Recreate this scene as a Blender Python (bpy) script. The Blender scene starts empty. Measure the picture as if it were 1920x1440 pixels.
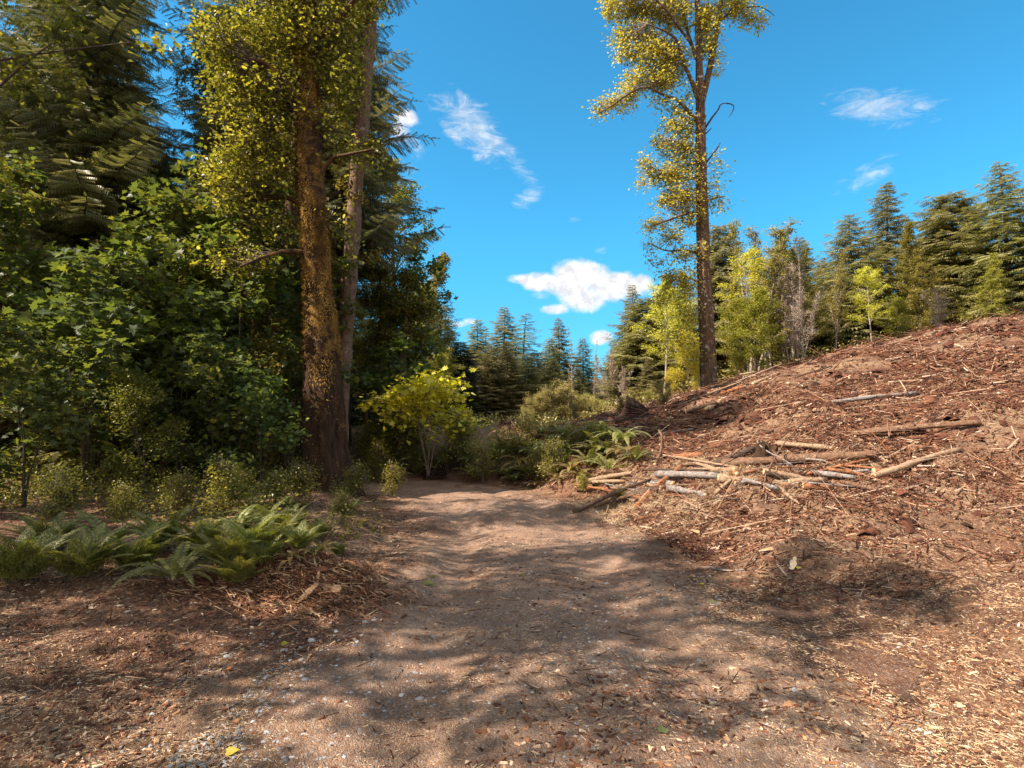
import bpy, math, random
import numpy as np
from mathutils import Vector
D = bpy.data; SC = bpy.context.scene; COL = SC.collection
R = math.radians; PI = math.pi

# ---------------------------------------------------------------- camera
F = 1088.0; PITCH = R(3.7); EYE = 1.6
cam = D.cameras.new('camera'); co = D.objects.new('camera', cam); COL.objects.link(co)
cam.sensor_width = 36; cam.lens = 36 * F / 1920; cam.clip_start = .05; cam.clip_end = 3000
co.location = (0, 0, EYE); co.rotation_euler = (PI/2 + PITCH, 0, 0); SC.camera = co

# ---------------------------------------------------------------- light
SUN_AZ, SUN_EL = -108.0, 46.0          # azimuth from +Y towards +X, elevation (degrees)
sl = D.lights.new('sun', 'SUN'); sl.energy = 5.0; sl.angle = R(.5); sl.color = (1, .87, .72)
so = D.objects.new('sun', sl); COL.objects.link(so)
_d = Vector((math.sin(R(SUN_AZ))*math.cos(R(SUN_EL)), math.cos(R(SUN_AZ))*math.cos(R(SUN_EL)), math.sin(R(SUN_EL))))
so.rotation_euler = _d.to_track_quat('Z', 'Y').to_euler()
so.location = (-20, 10, 40)
w = D.worlds.new('World'); SC.world = w; w.use_nodes = True
SC.view_settings.view_transform = 'Standard'; SC.view_settings.look = 'None'
SC.view_settings.exposure = 1.35; SC.view_settings.gamma = 1; SC.view_settings.use_curve_mapping = False
SC.cycles.max_bounces = 6; SC.cycles.diffuse_bounces = 3; SC.cycles.glossy_bounces = 2; SC.cycles.transmission_bounces = 4
SC.cycles.use_denoising = True
SC.cycles.sample_clamp_indirect = 4

class NT:
    """small helper for node trees"""
    def __init__(s, tree): s.t = tree; tree.nodes.clear()
    def n(s, typ, ins=None, **kw):
        nd = s.t.nodes.new(typ)
        for k, v in kw.items(): setattr(nd, k, v)
        for k, v in (ins or {}).items():
            sock = nd.inputs[k]
            if isinstance(v, bpy.types.NodeSocket): s.t.links.new(v, sock)
            else:
                if sock.type == 'RGBA' and len(v) == 3: v = (*v, 1)
                sock.default_value = v
        return nd
    def math(s, op, a, b=0.0, c=None, clamp=False):
        ins = {0: a, 1: b}
        if c is not None: ins[2] = c
        return s.n('ShaderNodeMath', ins, operation=op, use_clamp=clamp).outputs[0]
    def ramp(s, fac, stops, interp='LINEAR'):
        nd = s.n('ShaderNodeValToRGB', {0: fac}); cr = nd.color_ramp; cr.interpolation = interp
        while len(cr.elements) < len(stops): cr.elements.new(.5)
        for e, (p, c) in zip(cr.elements, stops):
            e.position = p; e.color = (*c, 1) if len(c) == 3 else c
        return nd.outputs[0]
    def mix(s, fac, a, b, blend='MIX'):
        nd = s.n('ShaderNodeMix', data_type='RGBA', blend_type=blend)
        for i, v in ((0, fac), (6, a), (7, b)):
            if isinstance(v, bpy.types.NodeSocket): s.t.links.new(v, nd.inputs[i])
            else: nd.inputs[i].default_value = v if i == 0 or len(v) == 4 else (*v, 1)
        return nd.outputs[2]
    def noise(s, vec, scale, detail=4, rough=.55, dist=0.0, lac=2.0):
        return s.n('ShaderNodeTexNoise', {'Vector': vec, 'Scale': scale, 'Detail': detail, 'Roughness': rough, 'Distortion': dist, 'Lacunarity': lac}).outputs[0]
    def mapr(s, v, a, b, c=0.0, d=1.0):
        return s.n('ShaderNodeMapRange', {0: v, 1: a, 2: b, 3: c, 4: d}, interpolation_type='SMOOTHSTEP').outputs[0]

# sky with clouds, laid out by compass direction
T = NT(w.node_tree)
sky = T.n('ShaderNodeTexSky', sky_type='NISHITA', sun_disc=False)
sky.sun_elevation = R(SUN_EL); sky.sun_rotation = R(SUN_AZ); sky.altitude = 200; sky.air_density = 1.0; sky.dust_density = .3; sky.ozone_density = 2.5
geo = T.n('ShaderNodeTexCoord').outputs['Generated']
nrm = T.n('ShaderNodeVectorMath', {0: geo}, operation='NORMALIZE').outputs[0]
sx = T.n('ShaderNodeSeparateXYZ', {0: nrm})
az = T.math('MULTIPLY', T.math('ARCTAN2', sx.outputs[0], sx.outputs[1]), 57.29578)
el = T.math('MULTIPLY', T.math('ARCSINE', sx.outputs[2]), 57.29578)
pos = T.n('ShaderNodeCombineXYZ', {0: az, 1: el, 2: 0.0}).outputs[0]
warp = T.n('ShaderNodeTexNoise', {'Vector': pos, 'Scale': .55, 'Detail': 5.0, 'Roughness': .6})
def cloud(cx, cy, rx, ry, amp=1.0, rot=0.0):
    # soft ellipse field: 1 at the centre, 0 at the rim
    dx = T.math('SUBTRACT', az, cx); dy = T.math('SUBTRACT', el, cy)
    c, s = math.cos(R(rot)), math.sin(R(rot))
    ux = T.math('DIVIDE', T.math('ADD', T.math('MULTIPLY', dx, c), T.math('MULTIPLY', dy, s)), rx)
    uy = T.math('DIVIDE', T.math('SUBTRACT', T.math('MULTIPLY', dy, c), T.math('MULTIPLY', dx, s)), ry)
    r2 = T.math('ADD', T.math('MULTIPLY', ux, ux), T.math('MULTIPLY', uy, uy))
    return T.math('MULTIPLY', T.math('SUBTRACT', 1.0, r2), amp)
def pix_dir(px, py):   # compass direction of a spot in the sky
    v = np.array([(px-960)/F, math.cos(PITCH) - (720-py)/F*math.sin(PITCH), math.sin(PITCH) + (720-py)/F*math.cos(PITCH)])
    v /= np.linalg.norm(v); return math.degrees(math.atan2(v[0], v[1])), math.degrees(math.asin(v[2]))
def blobs(items):
    acc = None
    for px, py, rx, ry, amp, rot in items:
        a, e = pix_dir(px, py); k = 57.3/F
        f = cloud(a, e, rx*k, ry*k, amp, rot)
        acc = f if acc is None else T.math('MAXIMUM', acc, f)
    return acc
cum = blobs([(1085, 526, 74, 44, 1.2, 0), (1095, 552, 60, 34, .9, 0), (1030, 528, 66, 22, 1, 0), (985, 524, 46, 12, .8, 0), (1150, 538, 66, 32, 1.1, 0), (1195, 532, 36, 18, .9, 0),
             (1040, 579, 34, 12, .7, 0), (1085, 568, 42, 14, .6, 0), (1128, 632, 28, 15, .95, 5), (1020, 553, 26, 9, .25, 0),
             (762, 222, 26, 15, .9, 0), (750, 250, 22, 26, .6, 0), (858, 608, 24, 7, .5, 0), (882, 602, 16, 7, .6, 0), (1750, 600, 90, 26, .8, 0), (1690, 608, 60, 16, .8, 0), (1830, 610, 60, 18, .8, 0), (1220, 640, 40, 18, .6, 0)])
nf = T.noise(pos, .42, 7, .58)
cumd = T.math('ADD', T.math('MULTIPLY', cum, 1.5), T.math('MULTIPLY', T.math('SUBTRACT', nf, .5), 3.0))
cumm = T.mapr(cumd, .0, 1.35)
# wisps
wp = T.n('ShaderNodeMapping', {'Vector': pos, 'Rotation': (0, 0, R(38)), 'Scale': (.16, .5, 1)}).outputs[0]
wis = blobs([(885, 240, 95, 44, 1, -35), (935, 270, 70, 20, .9, -32), (850, 250, 46, 14, .9, -40), (992, 370, 36, 20, 1, 25), (975, 315, 50, 16, .45, -40), (765, 285, 30, 60, .5, 0), (1075, 412, 14, 6, .6, 0), (1128, 468, 14, 8, .5, 0),
             (1650, 200, 90, 30, .8, -20), (1620, 330, 50, 18, .7, 20)])
wn = T.noise(wp, 1.5, 8, .68, 1.4)
wisd = T.math('ADD', wis, T.math('MULTIPLY', T.math('SUBTRACT', wn, .58), 3.6))
wism = T.math('MULTIPLY', T.mapr(wisd, -.25, 1.7), .8)
shade = T.mapr(T.noise(pos, .9, 5, .6), .35, .65)
ccol = T.mix(shade, (5.4, 5.5, 5.9), (8.2, 8.0, 7.6))
tint = T.mix(1.0, sky.outputs[0], (.42, 1.50, 1.66), 'MULTIPLY')
# a more even blue down to the horizon, as in the photo
low = T.mapr(sx.outputs[2], .0, .35)
tint2 = T.mix(low, T.mix(1.0, tint, (.85, .66, .74), 'MULTIPLY'), tint)
# unseen cloud overhead and behind the camera, added to whiten blue skylight in shade
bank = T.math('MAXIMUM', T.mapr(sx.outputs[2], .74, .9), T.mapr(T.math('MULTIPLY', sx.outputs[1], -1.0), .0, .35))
fill_cloud = T.mapr(T.math('ADD', T.noise(nrm, 2.2, 6, .6), T.math('MULTIPLY', bank, .34)), .64, .82)
c1 = T.mix(wism, tint2, ccol); c2 = T.mix(T.math('MAXIMUM', cumm, T.math('MULTIPLY', bank, fill_cloud)), c1, ccol)
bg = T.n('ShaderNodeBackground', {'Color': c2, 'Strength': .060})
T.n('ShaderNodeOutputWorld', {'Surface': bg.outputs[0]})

# ---------------------------------------------------------------- numpy helpers
rng = np.random.default_rng(7)
def _hash(ix, iy, seed):
    n = (ix.astype(np.int64)*374761393 + iy.astype(np.int64)*668265263 + seed*974634777) & 0xffffffff
    n = ((n ^ (n >> 13)) * 1274126177) & 0xffffffff
    return ((n ^ (n >> 16)) & 0xffff) / 32767.5 - 1
def vn(x, y, seed=0):
    x = np.asarray(x, float); y = np.asarray(y, float)
    ix = np.floor(x); iy = np.floor(y); fx = x-ix; fy = y-iy
    fx = fx*fx*(3-2*fx); fy = fy*fy*(3-2*fy)
    a = _hash(ix, iy, seed); b = _hash(ix+1, iy, seed); c = _hash(ix, iy+1, seed); d = _hash(ix+1, iy+1, seed)
    return (a*(1-fx)+b*fx)*(1-fy) + (c*(1-fx)+d*fx)*fy
def fbm(x, y, o=4, seed=0):
    s = 0; a = 1; f = 1
    for i in range(o): s = s + a*vn(x*f, y*f, seed+i); a *= .5; f *= 2.03
    return s
def sm(x, a, b):
    t = np.clip((x-a)/(b-a), 0, 1); return t*t*(3-2*t)

ROAD = np.array([(.55, -40), (.45, 0), (.25, 5), (.15, 8), (-.35, 11), (-1.2, 13.0), (-2.6, 14.3), (-5, 15.2), (-9, 16.2), (-16, 17.5), (-30, 19), (-60, 20)])
HW = np.array([2.0, 2.0, 1.85, 1.6, 1.6, 1.7, 1.7, 1.6, 1.6, 1.6, 1.6, 1.6])
def road_sd(x, y):
    """distance from the middle of the road, + on the right hand side, and the half width there"""
    x = np.asarray(x, float); y = np.asarray(y, float)
    best = np.full(x.shape, 1e9); sg = np.zeros(x.shape); hw = np.zeros(x.shape)
    for i in range(len(ROAD)-1):
        a, b = ROAD[i], ROAD[i+1]; d = b-a; L2 = d@d
        t = np.clip(((x-a[0])*d[0] + (y-a[1])*d[1])/L2, 0, 1)
        qx = x-(a[0]+t*d[0]); qy = y-(a[1]+t*d[1]); ds = np.hypot(qx, qy)
        m = ds < best; best = np.where(m, ds, best)
        sg = np.where(m, np.where(d[0]*qy - d[1]*qx < 0, 1., -1.), sg)
        hw = np.where(m, HW[i]*(1-t)+HW[i+1]*t, hw)
    return best*sg, hw
def H(x, y):
    x = np.asarray(x, float); y = np.asarray(y, float)
    sd, hw = road_sd(x, y); s = sd-hw; sl_ = -sd-hw
    # right hand bank and the hill behind it
    wd = 2.6 + 4.0*sm(x, 2.0, 5.0)
    bank = 1.25*sm(s, -.1, 1)*0 + 1.2*sm(s/wd, 0, 1)*sm(y, 5.5, 9.5) + .25*sm(s, .2, 1.6)*(1-sm(y, 5.5, 9.5))
    g = .268*np.clip(x-2.0, 0, 60)
    g = np.where(g > 3, 3+ (1-np.exp(-(g-3)/2.))*2., g)
    hill = g*(.12*sm(y, 2, 8)+.88*sm(y, 7, 19))
    h = bank + hill*sm(s, 0, 2.5)
    h = h - 1.3*sm(y, 26, 44)*sm(x, -6, 6)
    h = h + .15*fbm(x*.9, y*.9, 4, 3)*sm(s, .1, 1.0) + .07*np.abs(fbm(x*1.9, y*1.5, 3, 13))*sm(s, .3, 1.5) + .16*fbm(x*.35, y*.35, 3, 9)*sm(s, .5, 3.0)
    # left hand forest floor
    h = h + .22*sm(sl_, 0, 2.0) + (.06*fbm(x*.8, y*.8, 4, 21) + .18*fbm(x*.2, y*.2, 2, 5))*sm(sl_, .2, 2.0)
    # mound of shredded wood on the left, mound on the right
    h = h + .36*np.exp(-(((x+1.98)/.75)**2 + ((y-5.45)/.42)**2)) + .12*np.exp(-(((x+1.2)/.5)**2 + ((y-6.4)/.5)**2))
    h = h + .26*np.exp(-(((x-3.0)/.55)**2 + ((y-6.35)/.4)**2)) + .30*np.exp(-(((x-3.9)/1.0)**2 + ((y-9.1)/.45)**2))
    # the road itself: wheel tracks, a low middle, lumps and one cross swell
    on = 1-sm(np.abs(sd)-hw, -.5, .3)
    h = h - on*.055*np.exp(-((np.abs(sd)-.78)/.28)**2) + on*.022*fbm(x*1.1, y*1.4, 3, 31)
    h = h + on*(.07*np.exp(-((y-9.6-.25*x)/.32)**2) + .05*np.exp(-((y-11.3-.2*x)/.4)**2) - .04*np.exp(-((y-8.7-.1*x)/.5)**2))
    near = 1-sm(np.hypot(x, y), 12, 22)
    h = h + near*(.008*fbm(x*4, y*4, 3, 41) + .006*np.maximum(fbm(x*9, y*9, 2, 51), 0))
    h = h + near*sm(np.abs(s), .0, .5)*sm(np.abs(sd)-hw, -.2, .6)*.045*fbm(x*2.6, y*2.6, 3, 61)
    far = np.hypot(x, y)
    return h*(1-.0*far)
Hz0 = float(H(np.array([0.]), np.array([0.]))[0])
_H0 = H
def H(x, y): return _H0(x, y) - Hz0
def h1(x, y): return float(H(np.array([float(x)]), np.array([float(y)]))[0])
CF = np.array([0, math.cos(PITCH), math.sin(PITCH)]); CU = np.array([0, -math.sin(PITCH), math.cos(PITCH)]); CR = np.array([1., 0, 0])
def ray(px, py): return CF + CR*(px-960)/F + CU*(720-py)/F
def P(px, py, Y):
    """real point at the given distance ahead seen at a spot of the photograph"""
    d = ray(px, py); return np.array([0, 0, EYE]) + d*(Y/d[1])
def G(px, py, tmax=90):
    """point of the ground seen at a spot of the photograph"""
    d = ray(px, py); t = np.arange(1.0, tmax, .02)
    z = EYE + d[2]*t; g = H(d[0]*t, d[1]*t)
    k = np.argmax(z < g)
    if z[k] >= g[k]: k = len(t)-1
    return np.array([d[0]*t[k], d[1]*t[k], g[k]])

# ---------------------------------------------------------------- mesh helpers
class MB:
    def __init__(s): s.v = []; s.f = []; s.r = []; s.m = []; s.n = 0
    def add(s, v, f, rnd=None, mat=0):
        v = np.asarray(v, float).reshape(-1, 3); f = np.asarray(f, int)
        if len(f) == 0: return s
        s.v.append(v); s.f.append(f + s.n); s.n += len(v)
        s.r.append(np.full(len(f), .5) if rnd is None else np.broadcast_to(np.asarray(rnd, float), (len(f),)))
        s.m.append(np.full(len(f), mat)); return s
    def mesh(s, name, mats, smooth=False, origin=(0, 0, 0)):
        me = D.meshes.new(name)
        if s.v:
            v = np.concatenate(s.v) - np.asarray(origin, float)
            tot = np.concatenate([np.full(len(f), f.shape[1]) for f in s.f]); idx = np.concatenate([f.ravel() for f in s.f])
            me.vertices.add(len(v)); me.vertices.foreach_set('co', v.ravel().astype(np.float32))
            me.loops.add(len(idx)); me.loops.foreach_set('vertex_index', idx.astype(np.int32))
            me.polygons.add(len(tot)); st = np.concatenate([[0], np.cumsum(tot)[:-1]])
            me.polygons.foreach_set('loop_start', st.astype(np.int32)); me.polygons.foreach_set('loop_total', tot.astype(np.int32))
            me.polygons.foreach_set('material_index', np.concatenate(s.m).astype(np.int32))
            me.polygons.foreach_set('use_smooth', np.full(len(tot), smooth))
            at = me.attributes.new('rnd', 'FLOAT', 'FACE'); at.data.foreach_set('value', np.concatenate(s.r).astype(np.float32))
            me.update(calc_edges=True)
        for m in (mats if isinstance(mats, (list, tuple)) else [mats]): me.materials.append(m)
        return me
def ob(name, me, parent=None, loc=(0, 0, 0)):
    o = D.objects.new(name, me); COL.objects.link(o); o.location = loc
    if parent is not None: o.parent = parent
    return o
def tag(o, label=None, cat=None, group=None, kind=None):
    if label: o['label'] = label
    if cat: o['category'] = cat
    if group: o['group'] = group
    if kind: o['kind'] = kind
    return o
def thing(name, label, cat, loc, group=None):
    o = D.objects.new(name, None); COL.objects.link(o); o.location = loc; o.empty_display_size = .2
    return tag(o, label, cat, group)
def part(name, mb, mats, root, origin=None, smooth=False):
    return ob(name, mb.mesh(name, mats, smooth, root.location if origin is None else origin), root)

def norm(a): return a/np.maximum(np.linalg.norm(a, axis=-1, keepdims=True), 1e-9)
def frames(u, up):
    """N frames: axis 0 along u, axis 2 close to up"""
    u = norm(u); v = norm(np.cross(up, u)); wv = np.cross(u, v)
    return np.stack([u, v, wv], 1)          # rows
def inst(tv, tf, pos, fr, sc, rnd=None):
    tv = np.asarray(tv, float); tf = np.asarray(tf, int); N = len(pos); k = len(tv)
    sc = np.asarray(sc, float); sc = sc.reshape(N, -1) if sc.ndim > 1 else sc.reshape(N, 1)
    loc = tv[None]*sc[:, None, :] if sc.shape[1] == 3 else tv[None]*sc[:, None, :]
    v = np.einsum('nki,nij->nkj', loc, fr) + pos[:, None, :]
    f = (tf[None] + (np.arange(N)*k)[:, None, None]).reshape(-1, tf.shape[1])
    r = None if rnd is None else np.repeat(rnd, len(tf))
    return v.reshape(-1, 3), f, r
def rdir(n, r=rng): return norm(r.normal(size=(n, 3)))
def tube(pts, rad, sides=8, jit=0.0, r=rng, cap=True, lump=0.0):
    pts = np.asarray(pts, float); rad = np.asarray(rad, float); n = len(pts)
    t = np.gradient(pts, axis=0); t = norm(t)
    ref = np.array([1., 0, 0]) if abs(t[:, 0]).mean() < .8 else np.array([0, 1., 0])
    a = norm(np.cross(t, ref)); b = np.cross(t, a)
    th = np.arange(sides)/sides*2*PI
    rr = rad[:, None]*(1 + jit*r.uniform(-1, 1, (n, sides)) + lump*r.normal(size=sides)[None])
    v = pts[:, None] + rr[..., None]*(np.cos(th)[None, :, None]*a[:, None] + np.sin(th)[None, :, None]*b[:, None])
    v = v.reshape(-1, 3)
    i = np.arange(n-1)[:, None]*sides; j = np.arange(sides)[None]; j2 = (j+1) % sides
    f = np.stack([i+j, i+j2, i+sides+j2, i+sides+j], -1).reshape(-1, 4)
    if cap:
        v = np.vstack([v, pts[:1], pts[-1:]]); c0, c1 = n*sides, n*sides+1; k = np.arange(sides); k2 = (k+1) % sides
        f = np.vstack([f, np.stack([np.full(sides, c0), k2, k, k], -1)[:, [0, 1, 2, 2]] if False else np.zeros((0, 4), int)])
        tri = np.vstack([np.stack([np.full(sides, c0), k2, k], -1), np.stack([np.full(sides, c1), (n-1)*sides+k, (n-1)*sides+k2], -1)])
        return v, f, tri
    return v, f, None
def add_tube(mb, pts, rad, sides=8, jit=0.0, mat=0, capmat=None, r=rng, rnd=None, lump=0.0):
    v, f, tri = tube(pts, rad, sides, jit, r, True, lump)
    base = mb.n
    mb.add(v, f, rnd, mat)
    mb.f.append(tri + base); mb.r.append(np.full(len(tri), .5 if rnd is None else rnd)); mb.m.append(np.full(len(tri), mat if capmat is None else capmat))
def sticks(mb, p0, p1, r0, r1, rnd=None, mat=0):
    """many thin three-sided twigs at once"""
    p0 = np.asarray(p0, float); p1 = np.asarray(p1, float); N = len(p0)
    if N == 0: return
    u = norm(p1-p0); a = norm(np.cross(u, np.array([.3, .2, .9]))); b = np.cross(u, a)
    r0 = np.broadcast_to(r0, (N,)); r1 = np.broadcast_to(r1, (N,)); V = []
    for p, rr in ((p0, r0), (p1, r1)):
        for k in range(3):
            c, s = math.cos(k*2*PI/3), math.sin(k*2*PI/3); V.append(p + rr[:, None]*(c*a+s*b))
    v = np.stack(V, 1).reshape(-1, 3); q = np.array([(0, 1, 4, 3), (1, 2, 5, 4), (2, 0, 3, 5)])
    f = (q[None] + (np.arange(N)*6)[:, None, None]).reshape(-1, 4)
    mb.add(v, f, None if rnd is None else np.repeat(rnd, 3), mat)
def smooth_pts(pts, n):
    """resample a coarse polyline as a smooth curve (columns may include radius)"""
    pts = np.asarray(pts, float); k = len(pts); out = []
    for t in np.linspace(0, k-1, n):
        i = min(int(t), k-2); f = t-i
        p0, p1, p2, p3 = pts[max(i-1, 0)], pts[i], pts[i+1], pts[min(i+2, k-1)]
        out.append(.5*((2*p1) + (p2-p0)*f + (2*p0-5*p1+4*p2-p3)*f*f + (3*p1-p0-3*p2+p3)*f**3))
    return np.array(out)

# leaf templates: u along, v across, w up
LEAF = (np.array([(0, 0, 0), (.45, .33, .06), (1, 0, -.04), (.45, -.33, .06)]), np.array([(0, 1, 2), (0, 2, 3)]))
LEAF6 = (np.array([(0, 0, 0), (.25, .27, .05), (.65, .28, .04), (1, 0, -.08), (.65, -.28, .04), (.25, -.27, .05)]), np.array([(0, 3, 2, 1), (0, 5, 4, 3)]))
_ml = [(0, 0), (-.12, .35), (.18, .30), (.22, .62), (.42, .30), (.62, .34), (.62, .16), (1, 0)]
_mv = [(x, y, .12*abs(y)-.10*x*x) for x, y in _ml] + [(x, -y, .12*abs(y)-.10*x*x) for x, y in _ml[1:-1]] + [(.35, 0, -.01)]
MAPLE = (np.array(_mv), np.array([(0, 1, 14), (1, 2, 14), (2, 3, 14), (3, 4, 14), (4, 5, 14), (5, 6, 14), (6, 7, 14), (0, 14, 8), (8, 14, 9), (9, 14, 10), (10, 14, 11), (11, 14, 12), (12, 14, 13), (13, 14, 7)]))

def leaf_cloud(mb, pos, size, tmpl=LEAF, r=rng, droop=.35, flat=.7, rnd=None, axis=None, mat=0):
    N = len(pos)
    if N == 0: return
    u = r.normal(size=(N, 3)); u[:, 2] = u[:, 2]*.5 - droop
    if axis is not None: u = u*.7 + axis
    up = r.normal(size=(N, 3))*(1-flat) + np.array([0, 0, 1.])*flat
    sz = size*r.uniform(.6, 1.3, N)
    v, f, q = inst(tmpl[0], tmpl[1], pos, frames(u, up), sz, r.random(N) if rnd is None else rnd)
    mb.add(v, f, q, mat)

# ---------------------------------------------------------------- materials
def newmat(name):
    m = D.materials.new(name); m.use_nodes = True; return m, NT(m.node_tree)
def finish(T, bsdf): T.n('ShaderNodeOutputMaterial', {'Surface': bsdf})
def leafmat(name, stops, trans=.45, rough=.45, spec=.35, tcol=(1.25, 1.2, .45)):
    m, T = newmat(name)
    a = T.n('ShaderNodeAttribute', attribute_name='rnd').outputs['Fac']
    c = T.ramp(a, stops)
    oi = T.n('ShaderNodeObjectInfo').outputs['Random']
    c = T.n('ShaderNodeHueSaturation', {'Hue': T.math('MULTIPLY_ADD', oi, .03, .485), 'Saturation': 1.0, 'Value': T.math('MULTIPLY_ADD', oi, .3, .85), 'Fac': 1.0, 'Color': c}).outputs[0]
    b = T.n('ShaderNodeBsdfPrincipled', {'Base Color': c, 'Roughness': rough, 'Specular IOR Level': spec})
    tc = T.mix(1.0, c, tcol, 'MULTIPLY')
    t = T.n('ShaderNodeBsdfTranslucent', {'Color': tc})
    mx = T.n('ShaderNodeMixShader', {0: trans, 1: b.outputs[0], 2: t.outputs[0]})
    finish(T, mx.outputs[0]); return m
def barkmat(name, c1, c2, c3=None, scale=6.0, stretch=.15, bump=.5, patch=None, axis=2):
    m, T = newmat(name)
    tc = T.n('ShaderNodeTexCoord').outputs['Object']
    sc = [1, 1, 1]; sc[axis] = stretch
    mp = T.n('ShaderNodeMapping', {'Vector': tc, 'Scale': tuple(sc)}).outputs[0]
    n1 = T.noise(mp, scale*2.2, 6, .65, .6); n2 = T.noise(tc, 2.2, 3, .6)
    c = T.ramp(n1, [(.32, c1), (.62, c2)])
    if c3: c = T.mix(T.mapr(n2, .5, .66), c, c3)
    if patch:   # (colour, threshold): lichen or moss
        c = T.mix(T.mapr(T.noise(tc, 5.0, 5, .7), patch[1], patch[1]+.08), c, patch[0])
    bp = T.n('ShaderNodeBump', {'Height': n1, 'Strength': bump, 'Distance': .03}).outputs[0]
    b = T.n('ShaderNodeBsdfPrincipled', {'Base Color': c, 'Roughness': .88, 'Specular IOR Level': .2, 'Normal': bp})
    finish(T, b.outputs[0]); return m
def rampmat(name, stops, rough=.85, spec=.2, interp='LINEAR', bump=0, bscale=40):
    m, T = newmat(name)
    a = T.n('ShaderNodeAttribute', attribute_name='rnd').outputs['Fac']
    c = T.ramp(a, stops, interp); ins = {'Roughness': rough, 'Specular IOR Level': spec}
    tc = T.n('ShaderNodeTexCoord').outputs['Object']
    n = T.noise(tc, bscale, 4, .6)
    c = T.mix(1.0, c, T.ramp(n, [(.3, (.7, .7, .7)), (.7, (1.25, 1.25, 1.25))]), 'MULTIPLY')
    ins['Base Color'] = c
    if bump: ins['Normal'] = T.n('ShaderNodeBump', {'Height': n, 'Strength': bump, 'Distance': .01}).outputs[0]
    finish(T, T.n('ShaderNodeBsdfPrincipled', ins).outputs[0]); return m

def groundmat(name, road=False):
    m, T = newmat(name)
    tc = T.n('ShaderNodeTexCoord').outputs['Object']
    big = T.noise(tc, .35, 4, .6); mid = T.noise(tc, 2.1, 5, .65, .4); fine = T.noise(tc, 34.0, 7, .78)
    vor = T.n('ShaderNodeTexVoronoi', {'Vector': tc, 'Scale': 95.0}, feature='F1')
    vor2 = T.n('ShaderNodeTexVoronoi', {'Vector': T.n('ShaderNodeMapping', {'Vector': tc, 'Scale': (1, .35, 1), 'Rotation': (0, 0, .5)}).outputs[0], 'Scale': 62.0}, feature='F1')
    soil = T.ramp(mid, [(.25, (.060, .029, .018)), (.5, (.145, .070, .041)), (.75, (.29, .165, .098))])
    soil = T.mix(T.mapr(big, .45, .6), soil, T.ramp(fine, [(.3, (.15, .088, .054)), (.7, (.40, .265, .165))]))
    if road:
        c = T.ramp(mid, [(.25, (.17, .100, .068)), (.5, (.31, .190, .128)), (.75, (.47, .315, .215))])
        c = T.mix(T.mapr(big, .48, .62), c, T.ramp(fine, [(.3, (.18, .118, .088)), (.7, (.36, .245, .180))]))
        edge = T.n('ShaderNodeAttribute', attribute_name='rnd').outputs['Fac']
        c = T.mix(T.mapr(T.math('ADD', edge, T.math('MULTIPLY', T.math('SUBTRACT', mid, .5), 1.2)), .15, .75), soil, c)
    else:
        c = soil
    # chips and grit: every cell its own tone
    vc = T.n('ShaderNodeSeparateColor', {0: vor.outputs['Color']}); vd = T.n('ShaderNodeSeparateColor', {0: vor2.outputs['Color']})
    c = T.mix(T.math('MULTIPLY', T.mapr(vc.outputs[0], .55, .75), .55 if road else .35), c, T.ramp(vc.outputs[1], [(.0, (.10, .06, .045)), (.5, (.24, .17, .13)), (.8, (.34, .27, .22)), (1, (.40, .37, .35))]))
    c = T.mix(T.math('MULTIPLY', T.mapr(vd.outputs[1], .5, .7), .30 if road else .62), c, T.ramp(vd.outputs[0], [(.0, (.055, .025, .016)), (.45, (.19, .085, .045)), (.8, (.33, .19, .10)), (1, (.42, .29, .18))]))
    c = T.mix(1.0, c, T.ramp(fine, [(.3, (.72, .72, .72)), (.7, (1.22, 1.22, 1.22))]), 'MULTIPLY')
    hgt = T.math('ADD', T.math('MULTIPLY', fine, .9), T.math('ADD', T.math('MULTIPLY', vor.outputs['Distance'], -.5), T.math('MULTIPLY', mid, .6)))
    bp = T.n('ShaderNodeBump', {'Height': hgt, 'Strength': .85, 'Distance': .035}).outputs[0]
    b = T.n('ShaderNodeBsdfPrincipled', {'Base Color': c, 'Roughness': .95, 'Specular IOR Level': .15, 'Normal': bp})
    finish(T, b.outputs[0]); return m

M = {}
M['ground'] = groundmat('forest_soil'); M['road'] = groundmat('road_dirt', True)
M['moss'] = leafmat('golden_moss', [(0, (.09, .048, .014)), (.5, (.25, .135, .03)), (1, (.42, .25, .06))], .15, .8, .1, (1.1, 1, .6))
M['bark_maple'] = barkmat('mossy_bark', (.030, .018, .011), (.095, .055, .028), (.15, .08, .022), 5, .2, .9)
def mossbark():
    m, T = newmat('mossy_bark_patches')
    tc = T.n('ShaderNodeTexCoord').outputs['Object']; sz = T.n('ShaderNodeSeparateXYZ', {0: tc}).outputs[2]
    mp = T.n('ShaderNodeMapping', {'Vector': tc, 'Scale': (1, 1, .2)}).outputs[0]
    n1 = T.noise(mp, 11, 6, .65, .6); n2 = T.noise(tc, 2.6, 5, .7); n3 = T.noise(tc, 30, 5, .7)
    bark = T.ramp(n1, [(.32, (.018, .011, .008)), (.65, (.075, .044, .026))])
    moss = T.ramp(n3, [(.3, (.07, .038, .014)), (.5, (.20, .11, .028)), (.7, (.36, .21, .055))])
    k = T.math('ADD', T.mapr(sz, 2.0, 3.4), T.math('MULTIPLY', T.math('SUBTRACT', n2, .60), 7.0), clamp=True)
    hh = T.math('ADD', n1, n3); bp = T.n('ShaderNodeBump', {'Height': hh, 'Strength': .9, 'Distance': .04}).outputs[0]
    finish(T, T.n('ShaderNodeBsdfPrincipled', {'Base Color': T.mix(k, bark, moss), 'Roughness': .95, 'Specular IOR Level': .1, 'Normal': bp}).outputs[0]); return m
M['moss_bark'] = mossbark()
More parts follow.
